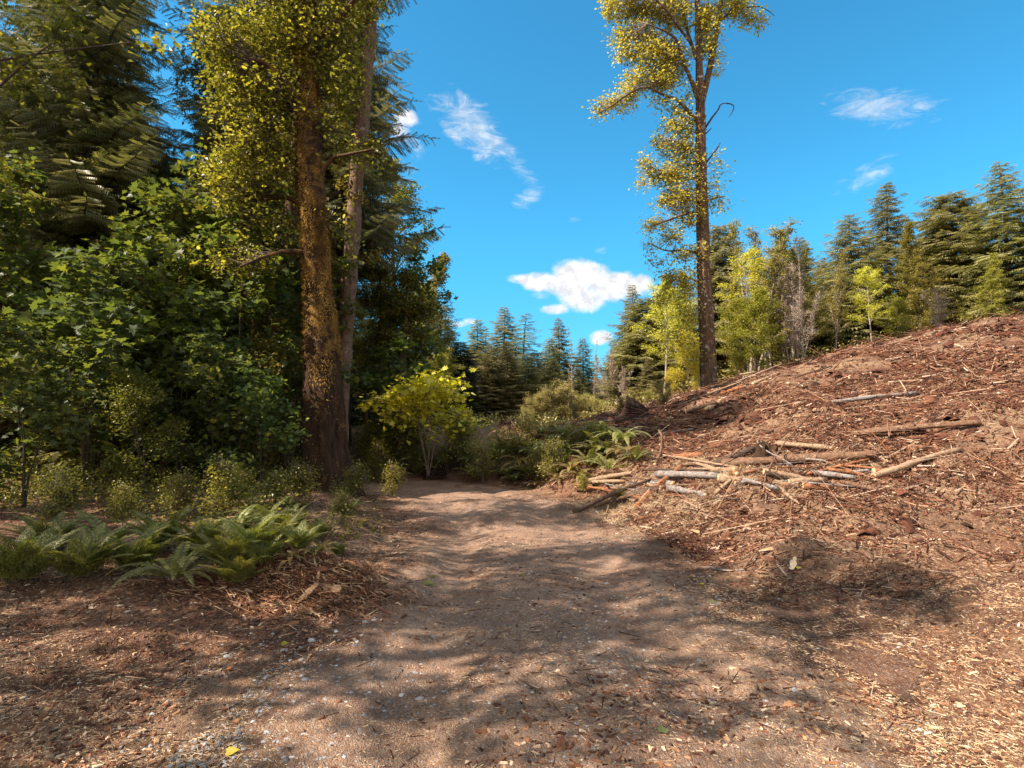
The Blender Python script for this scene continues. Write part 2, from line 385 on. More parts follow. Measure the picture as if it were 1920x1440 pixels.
M['bark_alder'] = barkmat('alder_bark', (.060, .038, .026), (.20, .13, .088), (.13, .075, .040), 8, .4, .7, ((.34, .27, .21), .60))
M['bark_cw'] = barkmat('cottonwood_bark', (.030, .018, .012), (.17, .105, .065), (.13, .070, .030), 9, .13, 1.0, ((.42, .38, .34), .57))
M['bark_dark'] = barkmat('dark_bark', (.035, .024, .018), (.10, .07, .05), None, 8, .2, .6)
M['bark_fir'] = barkmat('fir_bark', (.06, .042, .032), (.17, .125, .095), None, 8, .2, .6)
M['bark_pale'] = barkmat('pale_bark', (.20, .15, .12), (.44, .37, .31), (.25, .17, .11), 8, .5, .4)
M['twig'] = barkmat('twig_bark', (.10, .07, .055), (.24, .18, .14), None, 20, .3, .3)
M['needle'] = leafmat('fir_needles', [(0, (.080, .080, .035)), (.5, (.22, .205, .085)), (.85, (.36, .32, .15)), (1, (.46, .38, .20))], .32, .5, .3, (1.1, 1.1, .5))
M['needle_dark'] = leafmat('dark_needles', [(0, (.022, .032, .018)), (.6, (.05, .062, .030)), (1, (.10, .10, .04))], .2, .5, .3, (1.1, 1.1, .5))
M['needle_blue'] = leafmat('spruce_needles', [(0, (.06, .07, .036)), (.6, (.17, .17, .075)), (1, (.32, .27, .12))], .32, .45, .4, (1.1, 1.1, .5))
M['leaf_green'] = leafmat('green_leaves', [(0, (.055, .068, .018)), (.5, (.155, .160, .034)), (.85, (.28, .25, .05)), (1, (.44, .36, .10))], .5, .4, .45)
M['leaf_maple'] = leafmat('maple_leaves', [(0, (.055, .085, .032)), (.55, (.11, .145, .05)), (.85, (.20, .22, .05)), (1, (.40, .36, .06))], .5, .5, .3)
M['leaf_bright'] = leafmat('bright_leaves', [(0, (.06, .065, .016)), (.4, (.19, .185, .032)), (.75, (.34, .30, .055)), (1, (.60, .52, .20))], .5, .4, .4)
M['leaf_olive'] = leafmat('olive_leaves', [(0, (.12, .115, .028)), (.5, (.27, .25, .06)), (.85, (.42, .37, .11)), (1, (.56, .50, .22))], .42, .45, .4)
M['leaf_gold'] = leafmat('gold_leaves', [(0, (.25, .22, .03)), (.35, (.46, .42, .05)), (.75, (.62, .58, .13)), (1, (.82, .80, .50))], .58, .4, .4, (1.15, 1.12, .55))
M['leaf_yellow'] = leafmat('yellow_leaves', [(0, (.30, .26, .025)), (.5, (.60, .52, .05)), (1, (.82, .74, .17))], .5, .4, .4, (1.1, 1.1, .3))
M['leaf_pale'] = leafmat('pale_leaves', [(0, (.18, .16, .06)), (.5, (.34, .30, .12)), (1, (.52, .46, .22))], .4, .5, .4)
M['leaf_dead'] = leafmat('dead_leaves', [(0, (.14, .055, .022)), (.5, (.26, .12, .05)), (1, (.42, .24, .12))], .3, .6, .3, (1.1, .9, .6))
M['fern'] = leafmat('fern_green', [(0, (.10, .12, .03)), (.6, (.23, .245, .065)), (1, (.40, .36, .12))], .4, .45, .4)
M['fern_dry'] = leafmat('fern_dry', [(0, (.12, .10, .03)), (.5, (.26, .20, .06)), (1, (.42, .30, .12))], .4, .5, .3)
M['fern_pale'] = leafmat('fern_pale', [(0, (.16, .20, .06)), (.5, (.28, .33, .11)), (1, (.42, .45, .19))], .4, .45, .4)
M['gravel'] = rampmat('gravel_stone', [(0, (.10, .085, .075)), (.4, (.22, .20, .19)), (.7, (.25, .245, .245)), (.9, (.33, .32, .32)), (1, (.48, .46, .43))], .8, .3, 'LINEAR', .3, 60)
M['chips'] = rampmat('wood_chips', [(0, (.045, .020, .013)), (.35, (.14, .055, .028)), (.6, (.26, .12, .06)), (.82, (.40, .24, .13)), (1, (.62, .48, .33))], .85, .2, 'LINEAR', .3, 50)
M['straw'] = rampmat('needle_straw', [(0, (.12, .06, .034)), (.4, (.33, .20, .11)), (.75, (.54, .38, .23)), (1, (.72, .58, .40))], .8, .2)
M['slash'] = rampmat('slash_wood', [(0, (.028, .011, .007)), (.4, (.095, .034, .018)), (.7, (.19, .080, .042)), (.9, (.32, .185, .11)), (1, (.52, .40, .30))], .85, .2, 'LINEAR', .3, 30)
def logmat(name, c1, c2, patch=None): return barkmat(name, c1, c2, None, 9, 1.0, .6, patch)
M['log_grey'] = logmat('weathered_log', (.10, .082, .072), (.29, .26, .245), ((.16, .08, .045), .56))
M['log_brown'] = logmat('brown_log', (.07, .036, .022), (.20, .115, .07), ((.30, .24, .19), .60))
M['log_red'] = logmat('rotten_red_log', (.13, .045, .022), (.32, .14, .065))
M['log_dark'] = logmat('dark_log', (.035, .022, .016), (.11, .070, .050))
M['log_pale'] = logmat('pale_split_log', (.15, .095, .06), (.34, .235, .155), ((.25, .12, .06), .58))
M['cut'] = logmat('cut_wood', (.48, .28, .14), (.72, .50, .30))
M['stump'] = logmat('charred_stump', (.010, .006, .005), (.040, .020, .014))
M['dirtclod'] = logmat('earth_clod', (.05, .026, .017), (.16, .085, .05))

# ---------------------------------------------------------------- ground and road
def axis(dense0, dense1, step, lo, hi, grow=1.07):
    c = list(np.arange(dense0, dense1, step)); s = step
    while c[-1] < hi: s *= grow; c.append(c[-1]+s)
    s = step; b = []; x = dense0
    while x > lo: s *= grow; x -= s; b.append(x)
    return np.array(b[::-1] + c)
xs = axis(-4.5, 6.5, .055, -500, 500); ys = axis(1.5, 15, .06, -60, 900)
X, Yg = np.meshgrid(xs, ys); Z = H(X, Yg)
mb = MB(); nx, ny = len(xs), len(ys)
i = np.arange(ny-1)[:, None]*nx + np.arange(nx-1)[None]
mb.add(np.stack([X, Yg, Z], -1).reshape(-1, 3), np.stack([i, i+1, i+nx+1, i+nx], -1).reshape(-1, 4))
g = ob('ground', mb.mesh('ground', M['ground'], True)); tag(g, 'reddish brown cleared forest soil with a bank on the right', 'ground', kind='structure')
# road: same relief, a hand's breadth of worn dirt with a ragged edge
mb = MB()
sd, hw = road_sd(X, Yg); cell = (np.abs(sd) - hw + .28*fbm(X*1.6, Yg*1.6, 3, 77))
inside = (cell[:-1, :-1] < 0) & (Yg[:-1, :-1] > -20) & (X[:-1, :-1] > -40)
off = .006 + .012*np.clip(-cell, 0, .3)/.3
f = np.stack([i, i+1, i+nx+1, i+nx], -1)[inside]
used = np.unique(f); remap = np.zeros(nx*ny, int); remap[used] = np.arange(len(used))
V = np.stack([X, Yg, Z+off], -1).reshape(-1, 3)[used]
edge = np.clip(-cell[:-1, :-1][inside]/.9, 0, 1)
mb.add(V, remap[f], edge); rd = ob('dirt_road', mb.mesh('dirt_road', M['road'], True)); tag(rd, 'rutted brown dirt track bending left into the trees', 'dirt road', kind='structure')

# ---------------------------------------------------------------- scatter on the ground
def ngrid(n, y0, y1, spread, r, xmin=-1e9):
    """random spots in the view fan, denser close by"""
    y = y0*(y1/y0)**r.random(n); x = r.uniform(-spread, spread, n)*y
    return x, y
def onground(x, y): return np.stack([x, y, H(x, y)+np.where(np.abs(road_sd(x, y)[0]) < road_sd(x, y)[1], .016, 0)], -1)
CHIP = (np.array([(-.5, -.5, 0), (.5, -.35, 0), (.45, .4, 0), (-.4, .5, 0), (-.35, -.4, 1), (.42, -.3, .8), (.4, .3, .9), (-.3, .4, 1)]), np.array([(4, 5, 6, 7), (0, 1, 5, 4), (1, 2, 6, 5), (2, 3, 7, 6), (3, 0, 4, 7)]))
SLV = (np.array([(-.5, -.5, .1), (-.5, .5, .1), (-.5, 0, .9), (.5, -.3, .3), (.5, .3, .3), (.5, 0, .8)]), np.array([(0, 1, 4, 3), (1, 2, 5, 4), (2, 0, 3, 5)]))
STN = (np.array([(1, 0, 0), (.3, .95, .1), (-.8, .6, 0), (-.9, -.5, .1), (.2, -1, 0), (.5, .2, .62), (-.35, .35, .72), (-.2, -.45, .6)]), np.array([(0, 1, 5), (1, 6, 5), (1, 2, 6), (2, 3, 6), (3, 7, 6), (3, 4, 7), (4, 5, 7), (4, 0, 5), (5, 6, 7)]))
def ground_frames(x, y, r, tilt=.25):
    n = len(x); a = r.uniform(0, 2*PI, n); u = np.stack([np.cos(a), np.sin(a), r.normal(0, tilt, n)], -1)
    up = np.array([0, 0, 1.]) + r.normal(0, tilt, (n, 3)); return frames(u, up)
r = np.random.default_rng(11)
# pebbles
n = 34000; x, y = ngrid(n, 2.0, 13, .7, r); sd_, hw_ = road_sd(x, y)
patchy = fbm(x*1.3, y*1.3, 3, 91)
keep = (r.random(n) < np.clip(.15 + 1.1*patchy + .8*np.exp(-((x+1.35)/.5)**2-((y-3.6)/1.0)**2) + .2*(sd_ < 0), .03, 1)) & (np.abs(sd_) < hw_+.9)
x, y = x[keep], y[keep]; n = len(x); s = .0035 + .012*r.random(n)**3 + .010*(r.random(n) > .985)
pm = MB(); pm.add(*inst(*STN, onground(x, y)-np.array([0, 0, .002]), ground_frames(x, y, r, .1), np.stack([s*1.3, s, s*.8], -1), r.random(n)))
tag(ob('gravel', pm.mesh('gravel', M['gravel'])), 'loose grey gravel strewn over the track', 'gravel', kind='stuff')
# straw, needles and fine bits
n = 150000; x, y = ngrid(n, 1.9, 12, .95, r); sd_, hw_ = road_sd(x, y); patchy = fbm(x*1.1, y*1.1, 3, 17)
keep = r.random(n) < np.clip(.30 + .8*patchy + .55*sm(sd_, .5, 2.0) + .35*sm(-sd_, 1.2, 2.0), .05, 1)
x, y = x[keep], y[keep]; n = len(x); L = .012+.045*r.random(n)**2
pm = MB(); pm.add(*inst(*SLV, onground(x, y), ground_frames(x, y, r, .2), np.stack([L, .0022+.002*r.random(n), .0025+.001*r.random(n)], -1), r.random(n)))
tag(ob('straw_litter', pm.mesh('straw_litter', M['straw'])), 'tan needle and straw litter over the dirt', 'litter', kind='stuff')
# chips of bark
n = 60000; x, y = ngrid(n, 1.9, 16, .95, r); sd_, hw_ = road_sd(x, y); patchy = fbm(x*.9, y*.9, 3, 27)
mound = np.exp(-(((x+2.0)/.8)**2 + ((y-5.4)/.5)**2)); fan = np.exp(-(((x-.35)/.5)**2 + ((y-3.2)/.7)**2))
keep = r.random(n) < np.clip(.20 + .7*patchy + .5*sm(sd_-hw_, -.8, .6) + .6*sm(-sd_-hw_, -.5, .4) + mound + .5*fan, .02, 1)
x, y = x[keep], y[keep]; n = len(x); L = .008+.045*r.random(n)**3.2
pm = MB(); pm.add(*inst(*CHIP, onground(x, y), ground_frames(x, y, r, .28), np.stack([L, L*(.2+.35*r.random(n)), L*.12+.003], -1), r.random(n)**1.3))
tag(ob('bark_chips', pm.mesh('bark_chips', M['chips'])), 'scattered chips of red brown bark', 'bark chips', kind='stuff')
n = 8000; x, y = ngrid(n, 2.2, 14, .7, r); sd_, hw_ = road_sd(x, y); k = r.random(n) < np.clip(.25+.9*fbm(x*.8, y*.8, 3, 47)+.4*sm(np.abs(sd_)-hw_, -.8, .2), .05, 1); x, y = x[k], y[k]; n = len(x)
L = .04+.16*r.random(n)**2.2; pm = MB()
pm.add(*inst(*SLV, onground(x, y)+np.array([0, 0, .002]), ground_frames(x, y, r, .12), np.stack([L, .003+.006*r.random(n)**2, .003+.004*r.random(n)], -1), r.random(n)))
tag(ob('twig_litter', pm.mesh('twig_litter', M['slash'])), 'short broken twigs and splinters scattered on the track', 'twig litter', kind='stuff')
# slash over the hill: splinters, bark strips, broken twigs
def slash(n, y0, y1, x0f, x1f, Lr, wr, r, wpow=2.2, lift=.05, cond=None):
    y = r.uniform(y0**.5, y1**.5, n)**2; x = r.uniform(x0f, x1f, n)*y
    sd_, hw_ = road_sd(x, y); k = ((sd_ - hw_ > .15) & (r.random(n) < np.clip(.75+1.1*fbm(x*.55, y*.55, 3, 37), .2, 1))) if cond is None else cond(x, y, sd_, hw_)
    x, y = x[k], y[k]; n = len(x); L = (Lr[0]+(Lr[1]-Lr[0])*r.random(n)**wpow)*np.clip((y/13)**.8, .3, 1.1)
    p = onground(x, y) + np.array([0, 0, 1.])*(lift*r.random(n)**2)[:, None]
    a = r.normal(0, .9, n) + np.where(r.random(n) < .3, PI/2, 0); u = np.stack([np.cos(a), np.sin(a), r.normal(0, .22, n)], -1)
    e = .3; gx = (H(x+e, y)-H(x-e, y))/(2*e); gy = (H(x, y+e)-H(x, y-e))/(2*e)
    u[:, 2] += u[:, 0]*gx + u[:, 1]*gy
    wd = (wr[0]+(wr[1]-wr[0])*r.random(n)**2.4)*np.clip((y/13)**.9, .2, 1.1)
    return inst(*SLV, p, frames(u, np.array([0, 0, 1.])+r.normal(0, .3, (n, 3))), np.stack([L, wd, wd*.6], -1), r.random(n)**1.2)
n = 5200; y = r.uniform(6.5**.5, 28**.5, n)**2; x = r.uniform(.02, 1.0, n)*y; sd_, hw_ = road_sd(x, y); k = (sd_-hw_ > .3) & (r.random(n) < np.clip(.35+1.6*fbm(x*.7, y*.7, 3, 57), .04, 1)); x, y = x[k], y[k]; n = len(x)
s = (.03+.13*r.random(n)**2.6)*np.clip((y/12)**.6, .5, 1.3); cm = MB(); cm.add(*inst(*STN, onground(x, y)-np.array([0, 0, 1.])*(.2*s)[:, None], ground_frames(x, y, r, .3), np.stack([s*1.2, s, s*.9], -1), .55*r.random(n)))
tag(ob('earth_clods', cm.mesh('earth_clods', M['slash'])), 'dark clods of earth and rotten wood lying over the cleared hill', 'earth clods', kind='stuff')
pm = MB()
pm.add(*slash(90000, 5.0, 30, -.02, 1.0, (.05, .42), (.006, .05), r, 2.4))
pm.add(*slash(9000, 7, 34, -.02, 1.05, (.25, 1.5), (.006, .03), r, 2.2, .26))
pm.add(*slash(26000, 7, 20, .02, .95, (.03, .14), (.012, .07), r))
tag(ob('logging_slash', pm.mesh('logging_slash', M['slash'])), 'torn bark, splinters and broken twigs covering the cleared hill', 'logging debris', kind='stuff')
pm = MB()
pm.add(*slash(16000, 3.2, 16, -1.0, -.05, (.03, .35), (.003, .022), r, 2.4, .05, lambda x, y, s, h: -s-h > -.25))
tag(ob('forest_litter', pm.mesh('forest_litter', M['slash'])), 'brown twigs and litter on the left forest floor', 'litter', kind='stuff')
# shredded wood on the left mound: long frayed fibres
n = 4200; a = r.normal(size=(n, 2)); x = -1.95+a[:, 0]*.42; y = 5.22+a[:, 1]*.22
sd_, hw_ = road_sd(x, y); p = onground(x, y)+np.array([0, 0, 1.])*(.03*r.random(n))[:, None]
ang = r.normal(.5, .7, n); u = np.stack([np.cos(ang), np.sin(ang)*-1, r.normal(-.15, .3, n)], -1)
L = .03+.20*r.random(n)**2.5; pm = MB()
pm.add(*inst(*SLV, p, frames(u, np.array([0, 0, 1.])+r.normal(0, .3, (n, 3))), np.stack([L, .004+.022*r.random(n)**2.5, .003+.004*r.random(n)], -1), .1+.85*r.random(n)**1.2))
tag(ob('shredded_wood', pm.mesh('shredded_wood', M['chips'])), 'frayed splinters of rotten wood heaped on the left mound', 'shredded wood', kind='stuff')
# dry grass tufts draped over the right bank
n = 9000; c = r.integers(0, 60, n); cx = r.uniform(.1, .50, 60); cy = r.uniform(8.2, 11.5, 60)
x = (cx*cy)[c]+r.normal(0, .16, n); y = cy[c]+r.normal(0, .13, n); sd_, hw_ = road_sd(x, y); k = sd_-hw_ > -.1; x, y = x[k], y[k]; n = len(x)
u = np.stack([r.normal(-.2, .6, n), r.normal(-.5, .5, n), r.normal(.3, .4, n)], -1)
pm = MB(); pm.add(*inst(*SLV, onground(x, y)+np.array([0, 0, .02]), frames(u, np.array([0, 0, 1.])+r.normal(0, .3, (n, 3))), np.stack([.08+.2*r.random(n), np.full(n, .0035), np.full(n, .003)], -1), .45+.55*r.random(n)))
tag(ob('dry_grass', pm.mesh('dry_grass', M['straw'])), 'dry straw coloured grass draped over the low bank', 'dry grass', kind='stuff')

# ---------------------------------------------------------------- logs
def make_log(name, label, cat, p0, p1, rad, mat, sides=14, taper=.8, bend=.03, capm='cut', group=None, seed=0, stubs=0, branch=None):
    r = np.random.default_rng(seed+500); p0 = np.asarray(p0, float); p1 = np.asarray(p1, float)
    L = np.linalg.norm(p1-p0); n = max(6, int(L/.12)); t = np.linspace(0, 1, n)
    side = norm(np.cross(p1-p0, [0, 0, 1.])); off = np.cumsum(r.normal(0, 1, n)); off -= np.linspace(off[0], off[-1], n); off = off/(np.abs(off).max()+1e-6)*bend*L
    pts = p0[None]*(1-t)[:, None] + p1[None]*t[:, None] + side*off[:, None] + np.array([0, 0, 1.])*(np.sin(t*PI)*bend*.3*L)[:, None]
    rr = rad*(1-(1-taper)*t)*(1+.09*np.sin(t*9+seed)+.06*np.sin(t*23+seed*2)+.06*r.normal(size=n))
    if sides > 7: rr[0] *= .93; rr[-1] *= .85
    root = thing(name, label, cat, tuple(pts.mean(0)), group)
    m = MB(); add_tube(m, pts, rr, sides, .07, 0, 1, r, None, .06); part('wood', m, [M[mat], M[capm]], root, smooth=True)
    if stubs:
        for k in range(stubs):
            m = MB()
            q = pts[r.integers(1, n-1)]; d = norm(r.normal(size=3)+np.array([0, 0, .9])); ll = r.uniform(.08, .3)
            add_tube(m, [q, q+d*ll*.5, q+d*ll+r.normal(0, .02, 3)], [rad*.28, rad*.2, rad*.1], 6, .1, 0, 1, r)
            part('branch_stub', m, [M[mat], M[capm]], root, smooth=True)
    return root
def glog(name, label, cat, a, b, rpx, mat, lift=(0, 0), **kw):
    """a log lying between two spots of the ground"""
    p0, p1 = G(*a), G(*b); rad = .8*rpx/F*.5*(p0[1]+p1[1])
    p0 = p0+[0, 0, rad*.55+lift[0]*.65]; p1 = p1+[0, 0, rad*.55+lift[1]*.65]
    return make_log(name, label, cat, p0, p1, rad, mat, **kw)
LG = 'logs heaped on the cleared bank'
glog('log', 'whitish grey weathered log with a blunt left end in the pile', 'log', (1232, 900), (1352, 905), 9, 'log_grey', (.10, .08), group=LG, seed=1, bend=.01)
glog('log', 'long brown trunk with pale peeled patches running right across the pile', 'log', (1355, 880), (1640, 868), 12, 'log_brown', (.05, .1), group=LG, seed=2, bend=.015, stubs=2)
glog('log', 'reddish broken log leaning diagonally across the front of the pile', 'log', (1190, 960), (1280, 890), 7, 'log_red', (.02, .22), group=LG, seed=3, bend=.015, capm='log_pale')
glog('log', 'orange split log with a pale cut left end at the pile front', 'log', (1346, 908), (1530, 922), 9, 'log_pale', (.07, .04), group=LG, seed=4, bend=.01)
glog('log', 'short grey log stub lying under the whitish log', 'log', (1208, 912), (1262, 914), 9, 'log_grey', (.02, .02), group=LG, seed=5)
glog('log', 'charred dark slab pointing up behind the whitish log', 'log', (1330, 884), (1415, 850), 9, 'log_dark', (.02, .06), group=LG, seed=6, bend=.02)
glog('log', 'slender pale pole crossing over the grey log from top left', 'log', (1305, 880), (1412, 906), 4, 'log_pale', (.14, .06), group=LG, seed=7, taper=.7)
glog('log', 'smooth greyish pole with a broken tip before the orange log', 'log', (1393, 912), (1462, 926), 6, 'log_grey', (.12, .06), group=LG, seed=8)
glog('log', 'thin dark pole slanting down to the track below the pile', 'log', (1072, 964), (1222, 908), 5, 'log_dark', (.0, .10), group=LG, seed=9, bend=.02)
glog('log', 'thick shadowed log under the dark poles at the pile foot', 'log', (1160, 945), (1240, 925), 15, 'log_dark', (-.02, .0), group=LG, seed=10)
glog('log', 'brown pole lying beside the thin dark pole', 'log', (1098, 958), (1250, 922), 4, 'log_brown', (.03, .12), group=LG, seed=11, bend=.02)
glog('log', 'squat mottled log between the whitish log and the orange log', 'log', (1328, 900), (1360, 902), 9, 'log_grey', (.02, .02), group=LG, seed=12)
glog('log', 'fallen brown log half hidden under the long trunk', 'log', (1290, 918), (1380, 912), 9, 'log_brown', (-.01, .0), group=LG, seed=13)
glog('log', 'pale yellowish log lying above the pile near the moss clump', 'log', (1456, 838), (1560, 848), 7, 'log_pale', (.04, .04), group=LG, seed=14, bend=.02)
glog('log', 'thin tan pole along the back edge of the pile', 'log', (1240, 882), (1320, 876), 4, 'log_brown', (.08, .06), group=LG, seed=15)
glog('log', 'rotten reddish log lying behind the pile left of the dark slab', 'log', (1262, 862), (1320, 858), 9, 'log_red', (.0, .0), group=LG, seed=16)
glog('log', 'orange splintered pole slanting right below the greyish pole', 'log', (1462, 922), (1512, 962), 4, 'log_pale', (.08, .02), group=LG, seed=17)
glog('log', 'broken orange splinter leaning left of the orange log', 'log', (1340, 930), (1372, 910), 5, 'log_pale', (.0, .1), group=LG, seed=18)
_r = np.random.default_rng(808); used_ = set(); n_ = 0
tones = [('thin grey', 'log_grey'), ('reddish brown', 'log_red'), ('dark wet', 'log_dark'), ('tan', 'log_pale'), ('mottled brown', 'log_brown')]
kinds_ = [('pole', 3.2, 150), ('broken log', 7, 70), ('split rail', 4.5, 100), ('bent branch', 2.2, 120)]
while n_ < 46:
    a0 = _r.uniform(1130, 1660); b0 = (_r.uniform(872, 905) if _r.random() < .55 else _r.uniform(905, 945)) - (a0-1400)*.03; ti = _r.integers(5); ki = _r.integers(4)
    wh = ('at the left foot of the pile' if a0 < 1200 else 'left of the whitish log' if a0 < 1260 else 'across the whitish log' if a0 < 1340 else 'over the orange log' if a0 < 1420 else 'under the long trunk' if a0 < 1510 else 'at the right tail of the pile' if a0 < 1590 else 'at the far right end of the pile')
    lab_ = tones[ti][0]+' '+kinds_[ki][0]+' '+wh
    if lab_ in used_: n_ += .05; continue
    used_.add(lab_); n_ += 1; L_p = kinds_[ki][2]*_r.uniform(.5, 1.3); an = _r.normal(-.04, .14) if _r.random() < .75 else _r.uniform(-.5, .5)
    glog('log' if ki < 3 else 'branch', lab_, 'log' if ki < 3 else 'branch', (a0-L_p/2, b0+L_p*math.sin(an)*.35), (a0+L_p/2, b0-L_p*math.sin(an)*.35), kinds_[ki][1]*_r.uniform(.7, 1.2), tones[ti][1], (_r.uniform(0, .12), _r.uniform(0, .14)), group=LG, seed=int(a0), bend=[.01, .015, .02, .08][ki], taper=[.7, .85, .8, .4][ki], capm='cut' if ki == 1 else tones[ti][1], sides=9)
CG = 'poles and logs along the crest of the cleared hill'
glog('log', 'long thin grey pole lying along the crest beside the stump', 'log', (1110, 795), (1262, 788), 2.6, 'log_grey', (.06, .06), group=CG, seed=20)
glog('log', 'short pale peeled pole just below the crest', 'log', (1112, 803), (1152, 806), 3, 'log_pale', (.05, .05), group=CG, seed=21)
glog('log', 'reddish pole with a pale end at the left of the crest', 'log', (1046, 800), (1115, 798), 3, 'log_red', (.05, .05), group=CG, seed=22, capm='cut')
glog('log', 'orange sawn log before the tall yellow leaved tree', 'log', (1286, 776), (1345, 760), 4.5, 'log_pale', (.05, .05), group=CG, seed=23)
glog('log', 'second orange log crossing under the tall yellow leaved tree', 'log', (1322, 774), (1352, 756), 6, 'cut', (.05, .05), group=CG, seed=24)
glog('log', 'slim pole leaning up to the foot of the tall yellow leaved tree', 'log', (1262, 768), (1392, 720), 2.2, 'log_pale', (.05, .1), group=CG, seed=25)
glog('log', 'pale broken log on the skyline right of the tall tree', 'log', (1412, 724), (1462, 704), 4.5, 'log_pale', (.03, .05), group=CG, seed=26)
glog('log', 'orange bark slab on the skyline beside the tall tree', 'log', (1352, 742), (1398, 728), 4.5, 'log_red', (.05, .05), group=CG, seed=27)
glog('log', 'long dark pole running up the right slope of the cleared hill', 'log', (1400, 745), (1560, 690), 2.5, 'log_dark', (.05, .05), group=CG, seed=28)
glog('log', 'grey pole lying on the far right slope of the hill', 'log', (1560, 760), (1720, 742), 5, 'log_grey', (.05, .05), group=CG, seed=29)
glog('log', 'brown log across the far right slope of the hill', 'log', (1600, 820), (1840, 800), 8, 'log_brown', (.05, .05), group=CG, seed=30, stubs=2)
glog('log', 'tan pole leaning down the far right slope', 'log', (1640, 900), (1800, 850), 7, 'log_pale', (.05, .05), group=CG, seed=31)
glog('log', 'dark rotten log on the slope in the middle of the clearing', 'log', (1392, 828), (1450, 812), 4, 'log_dark', (.02, .02), group=CG, seed=32)
glog('log', 'weathered stick of timber on the slope above the pile', 'log', (1230, 818), (1300, 808), 3, 'log_grey', (.02, .02), group=CG, seed=33)
glog('log', 'brown timber piece on the slope left of the dark rotten log', 'log', (1330, 838), (1372, 832), 5, 'log_red', (.02, .02), group=CG, seed=34)

def curvy(name, label, cat, pts, r0, r1, mat, n=20, group=None, sides=7, seed=0, off=.0):
    p = np.array([G(*q[:2])+np.array([0, 0, (q[2] if len(q) > 2 else 0)+off]) for q in pts]); p = smooth_pts(p, n)
    rr = np.linspace(r0, r1, n); r = np.random.default_rng(seed+900)
    root = thing(name, label, cat, tuple(p.mean(0)), group); m = MB(); add_tube(m, p, rr*(1+.1*r.normal(size=n)), sides, .1, 0, 1, r)
    part('wood', m, [M[mat], M['cut']], root, smooth=True); return root
SG = 'loose branches lying on the dirt'
curvy('branch', 'crooked bare branch arching over the long trunk in the pile', 'branch', [(1424, 850, .25), (1422, 868, .35), (1440, 880, .3), (1470, 892, .25), (1505, 905, .15)], .016, .008, 'log_grey')
curvy('branch', 'thin branch slanting up right of the crooked branch', 'branch', [(1440, 895, .1), (1470, 872, .35), (1492, 858, .45)], .016, .008, 'log_brown')
curvy('branch', 'thick curved root standing above the fern bank', 'branch', [(1228, 872, .0), (1240, 862, .2), (1242, 858, .42), (1236, 850, .48)], .04, .02, 'log_brown')
curvy('branch', 'short upright broken stick at the left foot of the log pile', 'branch', [(1134, 972, .0), (1152, 940, .22)], .018, .014, 'log_brown', 8)
curvy('branch', 'long curved stick lying in the right foreground beside a green leaf', 'branch', [(1160, 1346), (1195, 1350), (1235, 1368), (1285, 1396)], .0075, .005, 'log_brown', off=.010, group=SG)
curvy('branch', 'second dark stick in front of the green leaf', 'branch', [(1176, 1394), (1210, 1404), (1250, 1406), (1285, 1412)], .0065, .0035, 'log_dark', off=.008, group=SG)
curvy('branch', 'stubby crooked stick lying in the middle of the track', 'branch', [(877, 1073), (892, 1083), (905, 1087), (916, 1086)], .020, .014, 'log_brown', off=.02, group=SG)
curvy('branch', 'slender bowed twig on the track before the stubby stick', 'branch', [(852, 1118), (875, 1121), (895, 1121), (914, 1116)], .006, .008, 'log_brown', off=.012, group=SG)
curvy('branch', 'pale curved stick at the left edge of the track', 'branch', [(722, 1099), (745, 1106), (772, 1112)], .008, .010, 'log_pale', off=.012, group=SG)
curvy('branch', 'white splinter of wood below the shredded heap', 'branch', [(692, 1170), (715, 1168), (734, 1166)], .009, .007, 'log_pale', 8, off=.008, group=SG)
curvy('branch', 'flat reddish slab in the right wheel track', 'branch', [(1264, 1180), (1300, 1184), (1345, 1186)], .010, .014, 'log_red', 8, off=.006, group=SG)
curvy('branch', 'dark red strip of bark in the near middle of the track', 'branch', [(1000, 1276), (1035, 1279), (1072, 1280)], .010, .012, 'log_red', 8, off=.006, group=SG)
curvy('branch', 'grey twig on the right of the track close to the log pile', 'branch', [(1335, 1068), (1368, 1072), (1400, 1071)], .01, .008, 'log_grey', 8, off=.01, group=SG)
curvy('branch', 'pale stick at the right edge of the foreground', 'branch', [(1452, 1246), (1478, 1258), (1505, 1270)], .012, .010, 'log_pale', 8, off=.01, group=SG)
curvy('branch', 'thin bleached twig right of the reddish track hollow', 'branch', [(1276, 1292), (1300, 1308), (1338, 1316), (1378, 1312)], .004, .003, 'log_pale', off=.008, group=SG)
curvy('branch', 'small dark stick right of the stubby stick', 'branch', [(1035, 1106), (1062, 1104), (1078, 1106)], .006, .009, 'log_dark', 8, off=.01, group=SG)
curvy('branch', 'short tan twig in the middle right of the track', 'branch', [(1138, 1146), (1150, 1143), (1160, 1138)], .006, .006, 'log_pale', 8, off=.008, group=SG)
curvy('branch', 'long straight twig leaning on the right hand mound', 'branch', [(1392, 1070, .0), (1420, 1042, .04), (1448, 1012, .1)], .009, .004, 'log_brown', 8, off=.01, group=SG)
